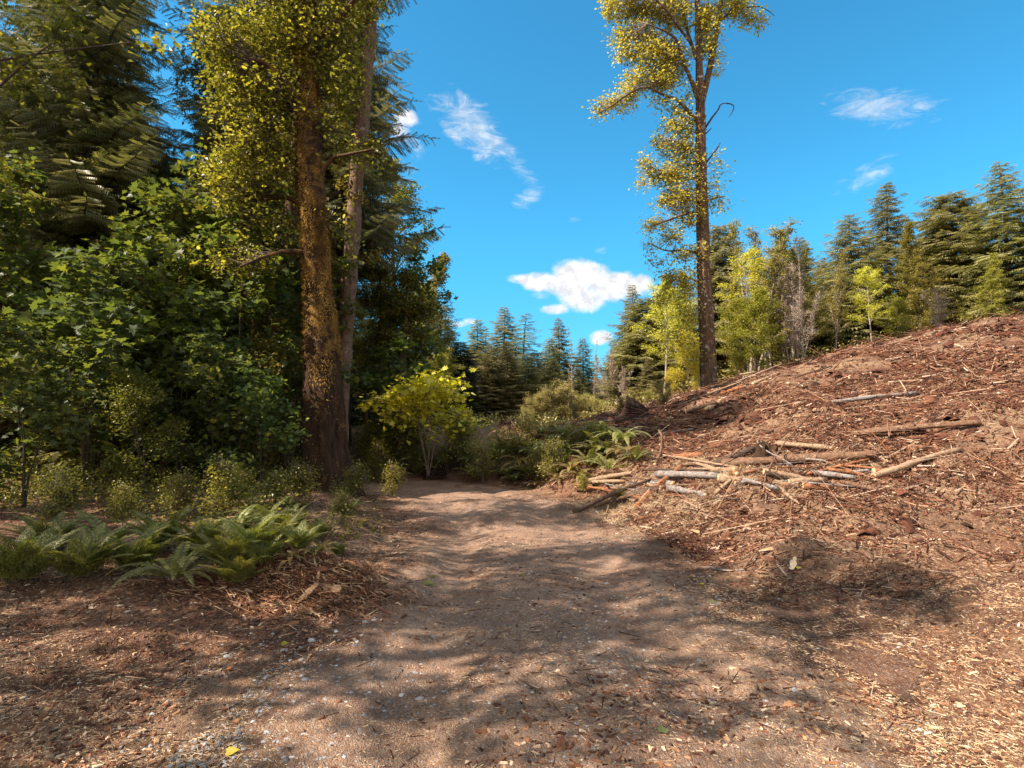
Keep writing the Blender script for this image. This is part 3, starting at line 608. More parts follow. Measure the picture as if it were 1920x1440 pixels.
# bark slabs (flat pieces)
def slab(label, px, py, L, W, ang, mat='chips', tone=.5, tilt=.1, name='bark_slab', cat='bark piece', group='flat pieces of bark and wood on the dirt', zoff=.006):
    r = np.random.default_rng(int(px*7+py)); p = G(px, py); n = 9
    t = np.linspace(-.5, .5, n); wv = W*.5*(1-.55*np.abs(2*t)**2.2)*(1+.2*r.normal(size=n))
    top = [(t[k]*L, wv[k], .006+.008*math.sin(t[k]*5)) for k in range(n)] + [(t[k]*L, -wv[k]*r.uniform(.7, 1.1), .004) for k in range(n)][::-1]
    top = np.array(top); bot = top-np.array([0, 0, .008]); N = len(top); v = np.vstack([top, bot])
    ca, sa = math.cos(ang), math.sin(ang); Rm = np.array([[ca, sa, 0], [-sa, ca, 0], [0, 0, 1]])@np.array([[1, 0, 0], [0, math.cos(tilt), math.sin(tilt)], [0, -math.sin(tilt), math.cos(tilt)]])
    v = v@Rm + p + [0, 0, .012+zoff+abs(tilt)*W*.4]
    m = MB(); q = []; 
    for k in range(n-1): q.append((k, k+1, N-2-k, N-1-k))
    m.add(v, q[::1], tone); k = np.arange(N); m.add(v, np.stack([k, (k+1) % N, N+(k+1) % N, N+k], -1)[:, ::-1], tone)
    o = ob(name, m.mesh(name, M[mat], False, p), None, tuple(p)); return tag(o, label, cat, group)
slab('rusty bark piece standing tilted on the left gravel', 522, 1160, .10, .05, 1.2, tone=.35, tilt=.9)
slab('orange bark scrap left of the rusty upright piece', 545, 1175, .12, .05, .3, tone=.6)
slab('dark red bark chunk in the near centre of the track', 902, 1382, .06, .03, -.4, tone=.45, tilt=.3)
slab('torn upright bark scrap at the bottom centre edge', 1052, 1412, .10, .04, 1.3, tone=.4, tilt=.4)
slab('orange brown bark chip in the lower right foreground', 1478, 1334, .06, .035, .1, tone=.7, tilt=.3)
slab('thin pale chip on the right of the track hollow', 1210, 1246, .05, .015, .1, tone=.95)
slab('bleached chip left of the grey stone in the near track', 1042, 1266, .05, .012, .05, tone=1.0)
slab('small rust coloured chip by the left edge of the foreground', 428, 1262, .06, .03, .6, tone=.5)
slab('orange chip at the lower left edge of the foreground', 440, 1360, .05, .02, -.2, tone=.65)
slab('large tan wood slab near the shredded heap', 620, 1112, .20, .09, -.4, tone=.82, tilt=.4)
slab('grey tan slab on the shredded heap', 578, 1118, .22, .07, 1.1, tone=.78, tilt=.5)
slab('reddish slab at the top of the shredded heap', 588, 1078, .24, .07, .1, tone=.42, tilt=.4)
slab('pale triangular wood chip on the right mound', 1488, 1064, .16, .06, 1.0, tone=1.0, tilt=.8)
slab('tan wood slab across the top of the right mound', 1440, 1036, .22, .06, .3, tone=.85, tilt=.2)
slab('broken pinkish chip on the slope under the orange log', 1305, 1002, .12, .06, -.7, tone=.8, tilt=.5)
slab('brown slab under the cut right hand logs', 1365, 1012, .26, .12, .8, tone=.35, tilt=.4)
slab('light brown slab in front of the dry grass', 1250, 1000, .2, .05, .1, tone=.6)

# stones
def stone(label, px, py, s, tone, flat=.5):
    r = np.random.default_rng(int(px+py*3)); p = G(px, py)
    th = np.linspace(0, 2*PI, 9)[:-1]; V = [(0, 0, s*flat)]
    for ring, (rr, zz) in enumerate(((.55, .9), (.95, .35), (.9, -.3))):
        V += [(s*rr*math.cos(t+ring*.3)*r.uniform(.8, 1.2), s*.72*rr*math.sin(t+ring*.3)*r.uniform(.8, 1.2), s*flat*zz*r.uniform(.85, 1.1)) for t in th]
    m = MB(); V = np.array(V); a = r.uniform(0, PI); V[:, :2] = V[:, :2]@np.array([[math.cos(a), math.sin(a)], [-math.sin(a), math.cos(a)]])
    k = np.arange(8); k2 = (k+1) % 8; m.add(V, np.stack([np.zeros(8, int), 1+k, 1+k2], -1), tone)
    b = m.n; m.add(V, np.vstack([np.stack([1+8*j+k, 9+8*j+k, 9+8*j+k2, 1+8*j+k2], -1) for j in range(2)]), tone)
    o = ob('stone', m.mesh('stone', M['gravel']), None, (p[0], p[1], p[2]+s*flat*.2+.012)); return tag(o, label, 'stone', 'single stones on the track')
stone('cream coloured flat stone in the left half of the track', 752, 1312, .024, 1.0)
stone('grey oval stone lying in the near middle of the track', 1115, 1246, .026, .72, .4)
stone('bluish flat stone in the middle of the track', 922, 1187, .026, .72, .3)
stone('white angular stone among the left gravel', 583, 1206, .026, 1.0, .7)
stone('small white stone right of the white angular one', 630, 1190, .022, .95, .6)
stone('cream pebble right of the left gravel patch', 670, 1208, .020, .97, .5)
stone('flat grey stone beside the cream coloured flat stone', 786, 1318, .030, .6, .3)
stone('pale stone at the right side of the foreground', 1490, 1304, .026, .92, .6)
stone('round grey pebble on the upper middle of the track', 1022, 1040, .022, .85, .6)
stone('small bluish pebble left of the pale wood chip', 1058, 1200, .018, .78, .5)
stone('dark rounded rock under the shredded heap', 684, 1172, .032, .45, .6)
stone('tan rock in the right wheel hollow', 1312, 1246, .024, .5, .6)
stone('broad pinkish stone in the left wheel track', 775, 1268, .034, .5, .25)
stone('white stone by the verge above the log pile foot', 1120, 962, .04, 1.0, .6)

def fallen_leaf(label, px, py, s, mat, tmpl, ang, tone=.5):
    p = G(px, py); r = np.random.default_rng(int(px)); m = MB()
    u = np.array([[math.cos(ang), math.sin(ang), .12]]); m.add(*inst(*tmpl, np.array([[0, 0, 0.]]), frames(u, np.array([[.1, -.35, 1.]])), np.array([s]), np.array([tone])))
    o = ob('fallen_leaf', m.mesh('fallen_leaf', M[mat]), None, (p[0], p[1], p[2]+.026)); return tag(o, label, 'leaf', 'single leaves fallen on the track')
HEART = (np.array([(0, 0, 0), (-.05, .25, .03), (.12, .42, .05), (.45, .38, .04), (1, 0, -.03), (.45, -.38, .04), (.12, -.42, .05), (-.05, -.25, .03)]), np.array([(0, 4, 3, 2), (0, 2, 1, 1), (0, 6, 5, 4), (0, 7, 7, 6)]))
HEART = (HEART[0], np.array([(0, 4, 3), (0, 3, 2), (0, 2, 1), (0, 5, 4), (0, 6, 5), (0, 7, 6)]))
fallen_leaf('pale green heart shaped leaf lying by the curved stick', 1243, 1384, .062, 'fern_pale', HEART, 1.4, .4)
fallen_leaf('bright yellow leaf in the upper right of the track', 1313, 1100, .05, 'leaf_yellow', HEART, -1.0)
fallen_leaf('yellow leaf standing in the centre of the track', 977, 1084, .06, 'leaf_yellow', HEART, .9, .2)
fallen_leaf('green leaf by the left edge stick', 795, 1100, .09, 'fern', HEART, .3, .5)
fallen_leaf('second green leaf right of the left edge stick', 812, 1104, .06, 'fern', HEART, 2.2, .6)
fallen_leaf('yellow brown leaf at the left verge', 810, 1088, .06, 'leaf_yellow', HEART, 1.7, .0)
fallen_leaf('faded green leaf in the dark right hollow', 1333, 1134, .05, 'fern_pale', HEART, .6, .5)
fallen_leaf('curled yellow leaf at the far left of the foreground', 424, 1424, .06, 'leaf_yellow', HEART, .2, .7)
fallen_leaf('ochre leaf by the left gravel patch', 528, 1214, .05, 'leaf_yellow', HEART, .1, .1)
fallen_leaf('orange leaf on the near dirt left of the red bark strip', 1008, 1264, .04, 'leaf_dead', HEART, 1.2, .6)
fallen_leaf('yellow leaf at the right edge by the triangular chip', 1494, 1072, .05, 'leaf_yellow', HEART, .1, .4)
#@@PLANTS@@
# ---------------------------------------------------------------- tree makers (all grown round the origin)
def bez(p0, p1, p2, n):
    t = np.linspace(0, 1, n)[:, None]; return p0*(1-t)**2 + 2*p1*t*(1-t) + p2*t*t
def grow_broadleaf(seed, h, tr, base=.35, R=2.4, nl=16, per=9, leaves=9000, ls=.09, tmpl=LEAF, lean=(0, 0), shape='oval', spread=.28, up=.55, sub=9, stems=1):
    """returns (trunk builder, crown builder)"""
    r = np.random.default_rng(seed); tb = MB(); cb = MB(); tips = []; w_ = []
    for st in range(stems):
        n = 12; t = np.linspace(0, 1, n); wob = np.cumsum(r.normal(0, .012*h, (n, 2)), axis=0)*t[:, None]
        so_ = r.normal(0, .10*h if stems > 1 else 0, 2)
        pts = np.stack([wob[:, 0]+lean[0]*t*h+so_[0]*t, wob[:, 1]+lean[1]*t*h+so_[1]*t, t*h*.97*(r.uniform(.75, 1) if st else 1)], -1)
        rad = tr*(1-t*.93)*(1+.35*np.exp(-t*14))/(stems**.5); pts[0, 2] -= .3
        add_tube(tb, pts, rad, 8, .08, 0, 0, r)
        for k in range(nl//stems):
            f = base + (1-base)*((k+.5)/(nl//stems))**.9; p0 = np.array([np.interp(f, t, pts[:, c]) for c in range(3)])
            q = (f-base)/(1-base)
            prof = {'oval': math.sin(PI*min(1, .12+.88*q)**.85)**.7 if q < 1 else .2, 'cone': 1.05-q, 'top': .35+.75*math.sin(PI*q*.9), 'column': .75-.45*q}[shape]
            L = max(.25, R*prof*r.uniform(.7, 1.15)); a = k*2.4+r.uniform(-.5, .5); e = up*r.uniform(.6, 1.4)+.5*q
            d = np.array([math.cos(a)*math.cos(e), math.sin(a)*math.cos(e), math.sin(e)])
            p2 = p0 + d*L; p1 = p0 + d*L*.5 + np.array([0, 0, r.uniform(-.05, .18)*L]) + r.normal(0, .06*L, 3)
            pl = bez(p0, p1, p2, 6); rr0 = np.interp(f, t, rad)*.5
            add_tube(tb, pl, np.linspace(rr0, .012, 6), 5, .05, 0, 0, r)
            for j in range(sub):
                s = r.uniform(.2, 1.0); q0 = np.array([np.interp(s, np.linspace(0, 1, 6), pl[:, c]) for c in range(3)])
                dd = norm(d*.6 + r.normal(0, .6, 3)); ll = L*r.uniform(.14, .38)*(1.15-.5*s)+.12
                tips.append((q0, q0+dd*ll)); w_.append(ll+.2)
    A = np.array([a for a, b in tips]); B = np.array([b for a, b in tips]); w_ = np.array(w_)
    sticks(tb, A, B, .009, .004)
    k = r.choice(len(A), leaves, p=w_/w_.sum()); s = r.uniform(.15, 1.1, leaves)[:, None]
    pos = A[k]*(1-s)+B[k]*s + r.normal(0, spread*.5, (leaves, 3))*np.array([1, 1, .7])
    tone = np.clip(r.random(len(A))[k]*.5 + r.random(leaves)*.5, 0, 1)
    leaf_cloud(cb, pos, ls, tmpl, r, rnd=tone)
    return tb, cb
def grow_conifer(seed, h, R, tr, nb=110, tw=26, first=.06, tl=.42, droop=.28, ragged=.25, needles=5, nw=.16, power=.85, hang=.25):
    r = np.random.default_rng(seed); tb = MB(); cb = MB()
    n = 10; t = np.linspace(0, 1, n); pts = np.stack([np.cumsum(r.normal(0, .004*h, n))*t, np.cumsum(r.normal(0, .004*h, n))*t, t*h], -1); pts[0, 2] -= .4
    add_tube(tb, pts, tr*(1-t*.95)*(1+.25*np.exp(-t*14)), 8, .06, 0, 0, r)
    S0 = []; U = []; L_ = []; TN = []
    for k in range(nb):
        f = first + (1-first-.015)*((k+r.random())/nb)**1.0; z = f*h
        L = R*((1-f)/(1-first))**power*r.uniform(1-ragged, 1+ragged*.6)+.10; a = k*2.399+r.uniform(-.4, .4)
        c, s = math.cos(a), math.sin(a); dz = -droop*(1-f)*1.2 + .35*f
        m = 7; tt = np.linspace(0, 1, m); zz = z + L*(dz*tt + .18*(tt**2)*(1.2-f) - .1*tt)
        pl = np.stack([c*L*tt, s*L*tt, zz], -1) + r.normal(0, .015*L, (m, 3)); x0 = np.interp(f, t, pts[:, 0]); y0 = np.interp(f, t, pts[:, 1]); pl[:, 0] += x0; pl[:, 1] += y0
        add_tube(tb, pl, np.linspace(max(.012, tr*.22*(1-f)), .004, m), 3, 0, 0, 0, r)
        nt = max(5, int(tw*(.35+.65*L/R))); tone = r.random()
        ss = np.sort(r.uniform(.10, 1.0, nt)); q = np.stack([np.interp(ss, tt, pl[:, i_]) for i_ in range(3)], -1)
        side = np.where(np.arange(nt) % 2, 1., -1.); dirx = np.stack([c*.55 - s*side*.9, s*.55 + c*side*.9, -hang+r.normal(0, .18, nt)], -1)
        dirx[-1] = (c, s, .05); ll = (tl*L*(1.08-ss)*r.uniform(.6, 1.15, nt)+.10+.05*L)
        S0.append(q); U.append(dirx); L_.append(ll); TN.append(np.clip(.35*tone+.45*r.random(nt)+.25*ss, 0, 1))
    S0 = np.concatenate(S0); U = norm(np.concatenate(U)); L_ = np.concatenate(L_); TN = np.concatenate(TN)
    # spray: a thin spine with needle fans on both sides, slightly drooping
    V = []; Fc = []
    for j in range(needles):
        s = .04+.84*j/needles; wdt = nw*(1.15-s*.75)*1.0
        for sg in (1, -1):
            b = len(V); V += [(s, 0, -.05*s), (s+.62/needles, .0, -.05*s), (s+1.25/needles, sg*wdt, -.10-.10*s)]; Fc.append((b, b+1, b+2) if sg < 0 else (b, b+2, b+1))
    b = len(V); V += [(.8, .03, -.04), (.8, -.03, -.04), (1.05, 0, -.08)]; Fc.append((b, b+1, b+2))
    sc = np.stack([L_, np.maximum(L_, .22), L_], -1)
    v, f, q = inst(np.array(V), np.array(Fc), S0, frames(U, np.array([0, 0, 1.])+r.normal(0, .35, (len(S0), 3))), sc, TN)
    cb.add(v, f, q); return tb, cb
def grow_bare(seed, h, tr, nl=14, base=.35, R=1.2, sub=7, up=.9, leaves=0, ls=.06, stems=1, lean=(0, 0)):
    tb, cb = grow_broadleaf(seed, h, tr, base, R, nl, leaves=max(leaves, 1), ls=ls, up=up, sub=sub, shape='column', spread=.15, stems=stems, lean=lean)
    return tb, cb

PROTO = {}
def proto(key, builders, trunkmat, crownmat):
    tb, cb = builders
    PROTO[key] = (tb.mesh('trunk', M[trunkmat], True), cb.mesh('crown', M[crownmat]))
HEIGHT = {}
def plant(key, name, label, cat, x, y, h, rot=0.0, group=None, wide=1.0, z=None, tilt=(0, 0)):
    tm, cm = PROTO[key]; root = thing(name, label, cat, (x, y, h1(x, y) if z is None else z), group)
    k = h/HEIGHT[key]; wide = wide*(1.3 if key == 'fir_near' else 1.5 if key.startswith('fir') else 1.1) ; root.scale = (k*wide, k*wide, k); root.rotation_euler = (tilt[0], tilt[1], rot)
    ob('trunk', tm, root); ob('crown', cm, root); return root
def plant_px(key, name, label, cat, px, ptop, Y, rot=0.0, group=None, wide=1.0, tilt=(0, 0)):
    x, _, z = P(px, ptop, Y); return plant(key, name, label, cat, x, Y, z-h1(x, Y), rot, group, wide, None, tilt)

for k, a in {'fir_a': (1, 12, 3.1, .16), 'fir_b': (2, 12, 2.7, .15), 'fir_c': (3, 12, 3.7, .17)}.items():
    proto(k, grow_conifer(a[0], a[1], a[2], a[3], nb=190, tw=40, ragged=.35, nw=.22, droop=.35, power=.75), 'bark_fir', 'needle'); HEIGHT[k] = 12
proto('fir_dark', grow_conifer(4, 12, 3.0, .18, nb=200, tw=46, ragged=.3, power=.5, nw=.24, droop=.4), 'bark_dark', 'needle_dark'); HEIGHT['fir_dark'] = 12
proto('fir_slim', grow_conifer(5, 12, 2.5, .12, nb=110, tw=28, ragged=.45, power=.8, tl=.38, nw=.22), 'bark_fir', 'needle_blue'); HEIGHT['fir_slim'] = 12
proto('fir_brown', grow_conifer(6, 10, 3.1, .17, nb=210, tw=50, ragged=.35, power=.5, droop=.35, nw=.24), 'bark_fir', 'needle'); HEIGHT['fir_brown'] = 10
proto('fir_near', grow_conifer(8, 22, 3.3, .28, nb=190, tw=60, ragged=.45, power=.32, tl=.34, needles=11, nw=.13, droop=.2, first=.30), 'bark_dark', 'needle_blue'); HEIGHT['fir_near'] = 22
proto('alder_a', grow_broadleaf(11, 14, .17, .30, 2.7, 26, leaves=15000, ls=.125, shape='oval', sub=12), 'bark_alder', 'leaf_green'); HEIGHT['alder_a'] = 14
proto('alder_b', grow_broadleaf(12, 14, .15, .22, 3.2, 30, leaves=18000, ls=.125, shape='column', sub=12, lean=(.05, .02)), 'bark_dark', 'leaf_green'); HEIGHT['alder_b'] = 14
proto('airy_tree', grow_broadleaf(44, 14, .14, .30, 2.9, 21, leaves=4600, ls=.13, shape='oval', sub=5, spread=.36), 'bark_dark', 'leaf_green'); HEIGHT['airy_tree'] = 14
proto('alder_olive', grow_broadleaf(13, 12, .13, .12, 3.0, 36, leaves=19000, ls=.12, shape='cone', up=.45, sub=14), 'bark_dark', 'leaf_olive'); HEIGHT['alder_olive'] = 12
proto('under_maple', grow_broadleaf(14, 5, .05, .12, 1.7, 18, leaves=1900, ls=.17, tmpl=MAPLE, shape='oval', stems=3, sub=7, up=.3, spread=.4), 'bark_dark', 'leaf_maple'); HEIGHT['under_maple'] = 5
proto('vine_maple', grow_broadleaf(48, 7, .05, .08, 2.1, 26, leaves=3200, ls=.15, tmpl=MAPLE, shape='column', stems=3, sub=8, up=.3, spread=.35), 'bark_alder', 'leaf_maple'); HEIGHT['vine_maple'] = 7
proto('under_green', grow_broadleaf(15, 4, .04, .08, 1.3, 18, leaves=6500, ls=.085, tmpl=LEAF, shape='oval', stems=3, sub=9), 'bark_dark', 'leaf_green'); HEIGHT['under_green'] = 4
proto('bush_bright', grow_broadleaf(16, 1.3, .014, .03, .7, 24, leaves=2300, ls=.06, tmpl=LEAF, shape='column', stems=6, sub=8, spread=.3, up=.9), 'twig', 'leaf_bright'); HEIGHT['bush_bright'] = 1.3
proto('bush_green', grow_broadleaf(17, 1.3, .014, .03, .8, 24, leaves=2500, ls=.065, tmpl=LEAF, shape='column', stems=6, sub=8, spread=.3, up=.9), 'twig', 'leaf_green'); HEIGHT['bush_green'] = 1.3
proto('bush_pale', grow_broadleaf(18, 3.0, .03, .03, 1.5, 24, leaves=9000, ls=.075, tmpl=LEAF, shape='oval', stems=6, sub=10, spread=.22), 'twig', 'leaf_pale'); HEIGHT['bush_pale'] = 3.0
proto('bare_bush', grow_bare(19, 4, .03, nl=48, base=.12, R=1.3, sub=22, up=1.0, leaves=900, ls=.05, stems=6), 'bark_pale', 'leaf_dead'); HEIGHT['bare_bush'] = 4
proto('bare_thin', grow_bare(20, 8, .055, nl=20, base=.35, R=1.1, sub=8, up=1.0, leaves=60, ls=.07), 'bark_pale', 'leaf_dead'); HEIGHT['bare_thin'] = 8
proto('bare_leafy', grow_bare(21, 8, .08, nl=44, base=.2, R=1.9, sub=16, up=.8, leaves=6500, ls=.09, stems=2), 'bark_pale', 'leaf_olive'); HEIGHT['bare_leafy'] = 8
proto('maple_green', grow_broadleaf(22, 6, .11, .10, 2.0, 30, leaves=13000, ls=.10, shape='oval', sub=12), 'bark_dark', 'leaf_bright'); HEIGHT['maple_green'] = 6
proto('gold_tree', grow_broadleaf(23, 9, .09, .30, 2.3, 26, leaves=9000, ls=.11, shape='oval', sub=10), 'bark_pale', 'leaf_gold'); HEIGHT['gold_tree'] = 9
proto('gold_bush', grow_broadleaf(24, 4, .04, .03, 1.35, 34, leaves=12000, ls=.065, shape='oval', stems=4, sub=12, spread=.22), 'twig', 'leaf_yellow'); HEIGHT['gold_bush'] = 4
proto('yellow_maple', grow_broadleaf(25, 2.5, .03, .42, 1.12, 22, leaves=1500, ls=.13, tmpl=MAPLE, shape='oval', stems=4, sub=9, up=.35, spread=.36), 'twig', 'leaf_yellow'); HEIGHT['yellow_maple'] = 2.5

# ---------------------------------------------------------------- trees traced one by one
def traced(pts, Y, rpx, n=30, dy=None):
    """rows (px, py) -> smooth world curve; rpx radii in px"""
    rows = np.array([(*P(a, b, Y + (0 if dy is None else dy[i])), q/F*Y) for i, ((a, b), q) in enumerate(zip(pts, rpx))])
    s = smooth_pts(rows, n); return s[:, :3], s[:, 3]
def crown_blobs(cb, tb, bl, Y, skel, n, ls, r, depth=1.0, tmpl=LEAF, sub=.16, spread=.13, droop=.35):
    """bl: rows (px, py, rx, ry, weight): leaf clumps on twigs joined to the nearest limb"""
    bl = np.array([(b+(1.,))[:5] if len(b) < 5 else b for b in bl], float)
    wgt = bl[:, 2]*bl[:, 3]*bl[:, 4]; C = []; T_ = []
    for b, w_ in zip(bl, wgt/wgt.sum()):
        c = P(b[0], b[1], Y); k = Y/F; m = max(3, int(n*w_/17))
        d = rdir(m, r)*r.random((m, 1))**.45; q = c + d*np.array([b[2]*k, max(.25, (b[2]+b[3])*.5*k)*depth, b[3]*k]); C.append(q)
    C = np.vstack(C); sk = np.vstack(skel)
    i = np.array([np.argmin(np.linalg.norm((sk-c)*[1, 1, 1.4], axis=1)+ .25*np.maximum(0, sk[:, 2]-c[2])) for c in C]); A = sk[i]
    mid = (A+C)/2 + r.normal(0, .05, C.shape) + np.array([0, 0, .06])*np.linalg.norm(C-A, axis=1)[:, None]
    dist = np.linalg.norm(C-A, axis=1); keep = r.random(len(C)) < np.clip(.8/(dist+.3), .12, 1)
    sticks(tb, A[keep], mid[keep], np.clip(.004+.006*dist[keep], .004, .02), .006); sticks(tb, mid[keep], C[keep], .006, .003)
    # leafy twigs through every clump
    tw = 3; cc = np.repeat(C, tw, 0); dd = rdir(len(cc), r)*[1, 1, .6]; e0 = cc-dd*sub; e1 = cc+dd*sub
    sticks(tb, e0, e1, .004, .002)
    k = r.integers(0, len(cc), n); s = r.random((n, 1)); pos = e0[k]*(1-s)+e1[k]*s + r.normal(0, spread*.5, (n, 3))
    leaf_cloud(cb, pos, ls, tmpl, r, droop=droop, rnd=np.clip(.55*r.random(len(C))[k//tw]+.45*r.random(n), 0, 1))

def crown_part(cb, tb, lmat, tmat, root):
    off = cb.n
    for v, f, q in zip(tb.v, tb.f, tb.r):
        cb.v.append(v); cb.f.append(f + off); cb.r.append(q); cb.m.append(np.ones(len(f), int)); cb.n += len(v)
    part('crown', cb, [lmat, tmat], root)
# 1 the big mossy maple
r = np.random.default_rng(101)
YM = 12.5
root = thing('mossy_tree', 'huge leaning trunk wrapped in golden moss at the left of the track', 'tree', tuple(G(612, 940)))
tp, trd = traced([(618, 965), (616, 935), (612, 905), (607, 850), (606, 800), (604, 700), (600, 600), (594, 500), (587, 400), (581, 300), (579, 200), (576, 100), (573, 0), (570, -150), (566, -330)], YM, [66, 60, 49, 40, 38, 32, 29, 26, 26, 25, 21, 19, 17, 14, 8], 60)
m = MB(); v, f, tri = tube(tp, trd, 40, .0, r); ctr = np.repeat(tp, 40, 0)
dv = v[:len(ctr)]-ctr; th = np.arctan2(dv[:, 1], dv[:, 0]); zz = v[:len(ctr), 2]
lump = 1 + .10*fbm(th*1.6+7, zz*1.1, 4, 5) + .06*np.sin(th*5+zz*.6) + .28*np.exp(-(zz-zz.min())*1.4)*np.maximum(0, np.sin(th*3+.6))
v[:len(ctr)] = ctr + dv*lump[:, None]; m.add(v, f); part('trunk', m, M['moss_bark'], root, smooth=True)
skin = v[:len(ctr)].copy(); nrm_ = norm(dv)
skel = [tp]; lm = MB()
for pts, rp in [([(580, 240), (560, 190), (530, 150), (500, 120), (470, 110)], (9, 7, 6, 4, 3)), ([(584, 330), (556, 300), (520, 280), (470, 270), (430, 262)], (8, 6, 5, 4, 2)), ([(578, 120), (610, 60), (650, 20), (690, -40)], (8, 6, 5, 3)),
                ([(576, 60), (540, 0), (500, -60)], (8, 6, 4)), ([(590, 420), (560, 380), (520, 370), (470, 380)], (6, 5, 4, 2)), ([(586, 350), (620, 300), (650, 290), (700, 280)], (5, 4, 3, 2)), ([(594, 480), (545, 470), (500, 480), (450, 500)], (5, 4, 3, 2))]:
    q, qr = traced(pts, YM, rp, 12, list(np.linspace(0, r.uniform(-1.6, .8), len(pts)))); skel.append(q); lm = MB(); add_tube(lm, q, qr, 7, .08, 0, 0, r); part('limb', lm, M['bark_maple'], root, smooth=True)
# moss: shaggy tufts, thick on the near and right side of the trunk
mm = MB(); n = 95000; k = r.integers(0, len(skin), n); ok = (r.random(n) < sm(skin[k, 2], 2.0, 3.1)+.06) & (r.random(n) < .35+.65*np.clip(.35+2.2*fbm(th[k]*1.1+3, zz[k]*.9, 3, 15), -.5, 1)); k = k[ok]; n = len(k)
kn = np.minimum(k+40, len(skin)-1); ts = r.random((n, 1)); ks = np.where((k+1) % 40 == 0, k-39, k+1); t2 = r.random((n, 1))
ps = skin[k]*(1-ts) + skin[kn]*ts + (skin[ks]-skin[k])*t2 + r.normal(0, .012, (n, 3)); u = nrm_[k]*.55 + np.array([0, 0, -1.])*r.uniform(.2, 1, (n, 1)) + r.normal(0, .35, (n, 3))
MOSS = (np.array([(-.2, -.3, 0), (.3, -.35, .25), (1, 0, 0), (.3, .35, .25)]), np.array([(0, 1, 2, 3)]))
tone = np.clip(.5+.8*fbm(th[k]*2, zz[k]*2.2, 3, 8)+r.normal(0, .15, n), 0, 1)
mm.add(*inst(*MOSS, ps, frames(u, nrm_[k]), np.stack([.03+.05*r.random(n)**2, .014+.012*r.random(n), .03*np.ones(n)], -1), tone)); part('moss', mm, M['moss'], root)
cb = MB(); tb = MB()
crown_blobs(cb, tb, [(470, 90, 60, 50), (540, 60, 60, 50), (440, 190, 50, 40), (510, 180, 60, 35), (600, 120, 40, 50), (640, 60, 50, 50), (660, 150, 35, 40, .7), (470, 290, 60, 36), (540, 300, 30, 40, .6), (620, 250, 30, 30, .7), (655, 290, 40, 22, .8), (700, 300, 38, 14, .5),
    (450, 390, 50, 40, .8), (520, 420, 30, 40, .5), (440, 480, 50, 40, .7), (500, 500, 40, 30, .6), (640, 420, 24, 40, .4), (480, -40, 90, 60), (600, -60, 90, 60), (690, -30, 50, 50, .8), (640, 190, 50, 30, .6), (560, 150, 40, 36, .5), (570, 235, 46, 22, .5), (590, 20, 60, 50, .8), (580, 90, 40, 60, .7), (500, 250, 60, 50, .7), (430, 110, 60, 70, .9), (480, 340, 60, 40, .6), (430, 330, 50, 60, .7), (530, 200, 60, 40, .6)], YM, skel, 25000, .09, r, 1.6, LEAF6, .34, .26)
crown_part(cb, tb, M['leaf_bright'], M['bark_dark'], root)

# 2 slender leaning tree behind it
root = thing('leaning_tree', 'slender pale barked tree leaning right just behind the mossy trunk', 'tree', tuple(P(640, 860, 15.0)*[1, 1, 0]+[0, 0, h1(P(640, 860, 15)[0], 15)]))
tp, trd = traced([(636, 900), (638, 840), (642, 760), (647, 660), (653, 560), (660, 450), (668, 340), (679, 230), (689, 110), (698, 0), (704, -120), (708, -260)], 15.0, [16, 14, 12, 13, 14, 15, 14.5, 14, 13, 12, 9, 5], 50)
m = MB(); add_tube(m, tp, trd*(1+.06*r.normal(size=50)), 14, .05, 0, 0, r); part('trunk', m, M['bark_alder'], root, smooth=True)
skel = [tp]; lm = MB()
for pts, rp in [([(664, 440), (650, 400), (640, 380)], (4, 3, 2)), ([(684, 150), (668, 110), (662, 90)], (5, 4, 2)), ([(693, 60), (670, 20), (650, -20)], (4, 3, 2)), ([(676, 300), (700, 285), (725, 290)], (3, 2, 1.5))]:
    q, qr = traced(pts, 15.0, rp, 8, list(np.linspace(0, -.6, len(pts)))); skel.append(q); lm = MB(); add_tube(lm, q, qr, 6, .08, 0, 0, r); part('limb', lm, M['bark_alder'], root, smooth=True)
cb = MB(); tb = MB()
crown_blobs(cb, tb, [(660, 380, 22, 24, .6), (690, 280, 30, 24, .7), (722, 292, 20, 12, .7), (655, 130, 30, 40), (680, 40, 26, 40, .6), (650, -20, 40, 40), (720, -60, 30, 30, .6), (735, 250, 10, 30, .3), (700, 480, 20, 16, .4), (650, 350, 20, 14, .4), (640, 90, 36, 50, 1), (655, 200, 30, 36, .9), (665, 30, 30, 50, 1)], 15.0, skel, 9000, .09, r, 1, LEAF6)
crown_part(cb, tb, M['leaf_olive'], M['bark_dark'], root)

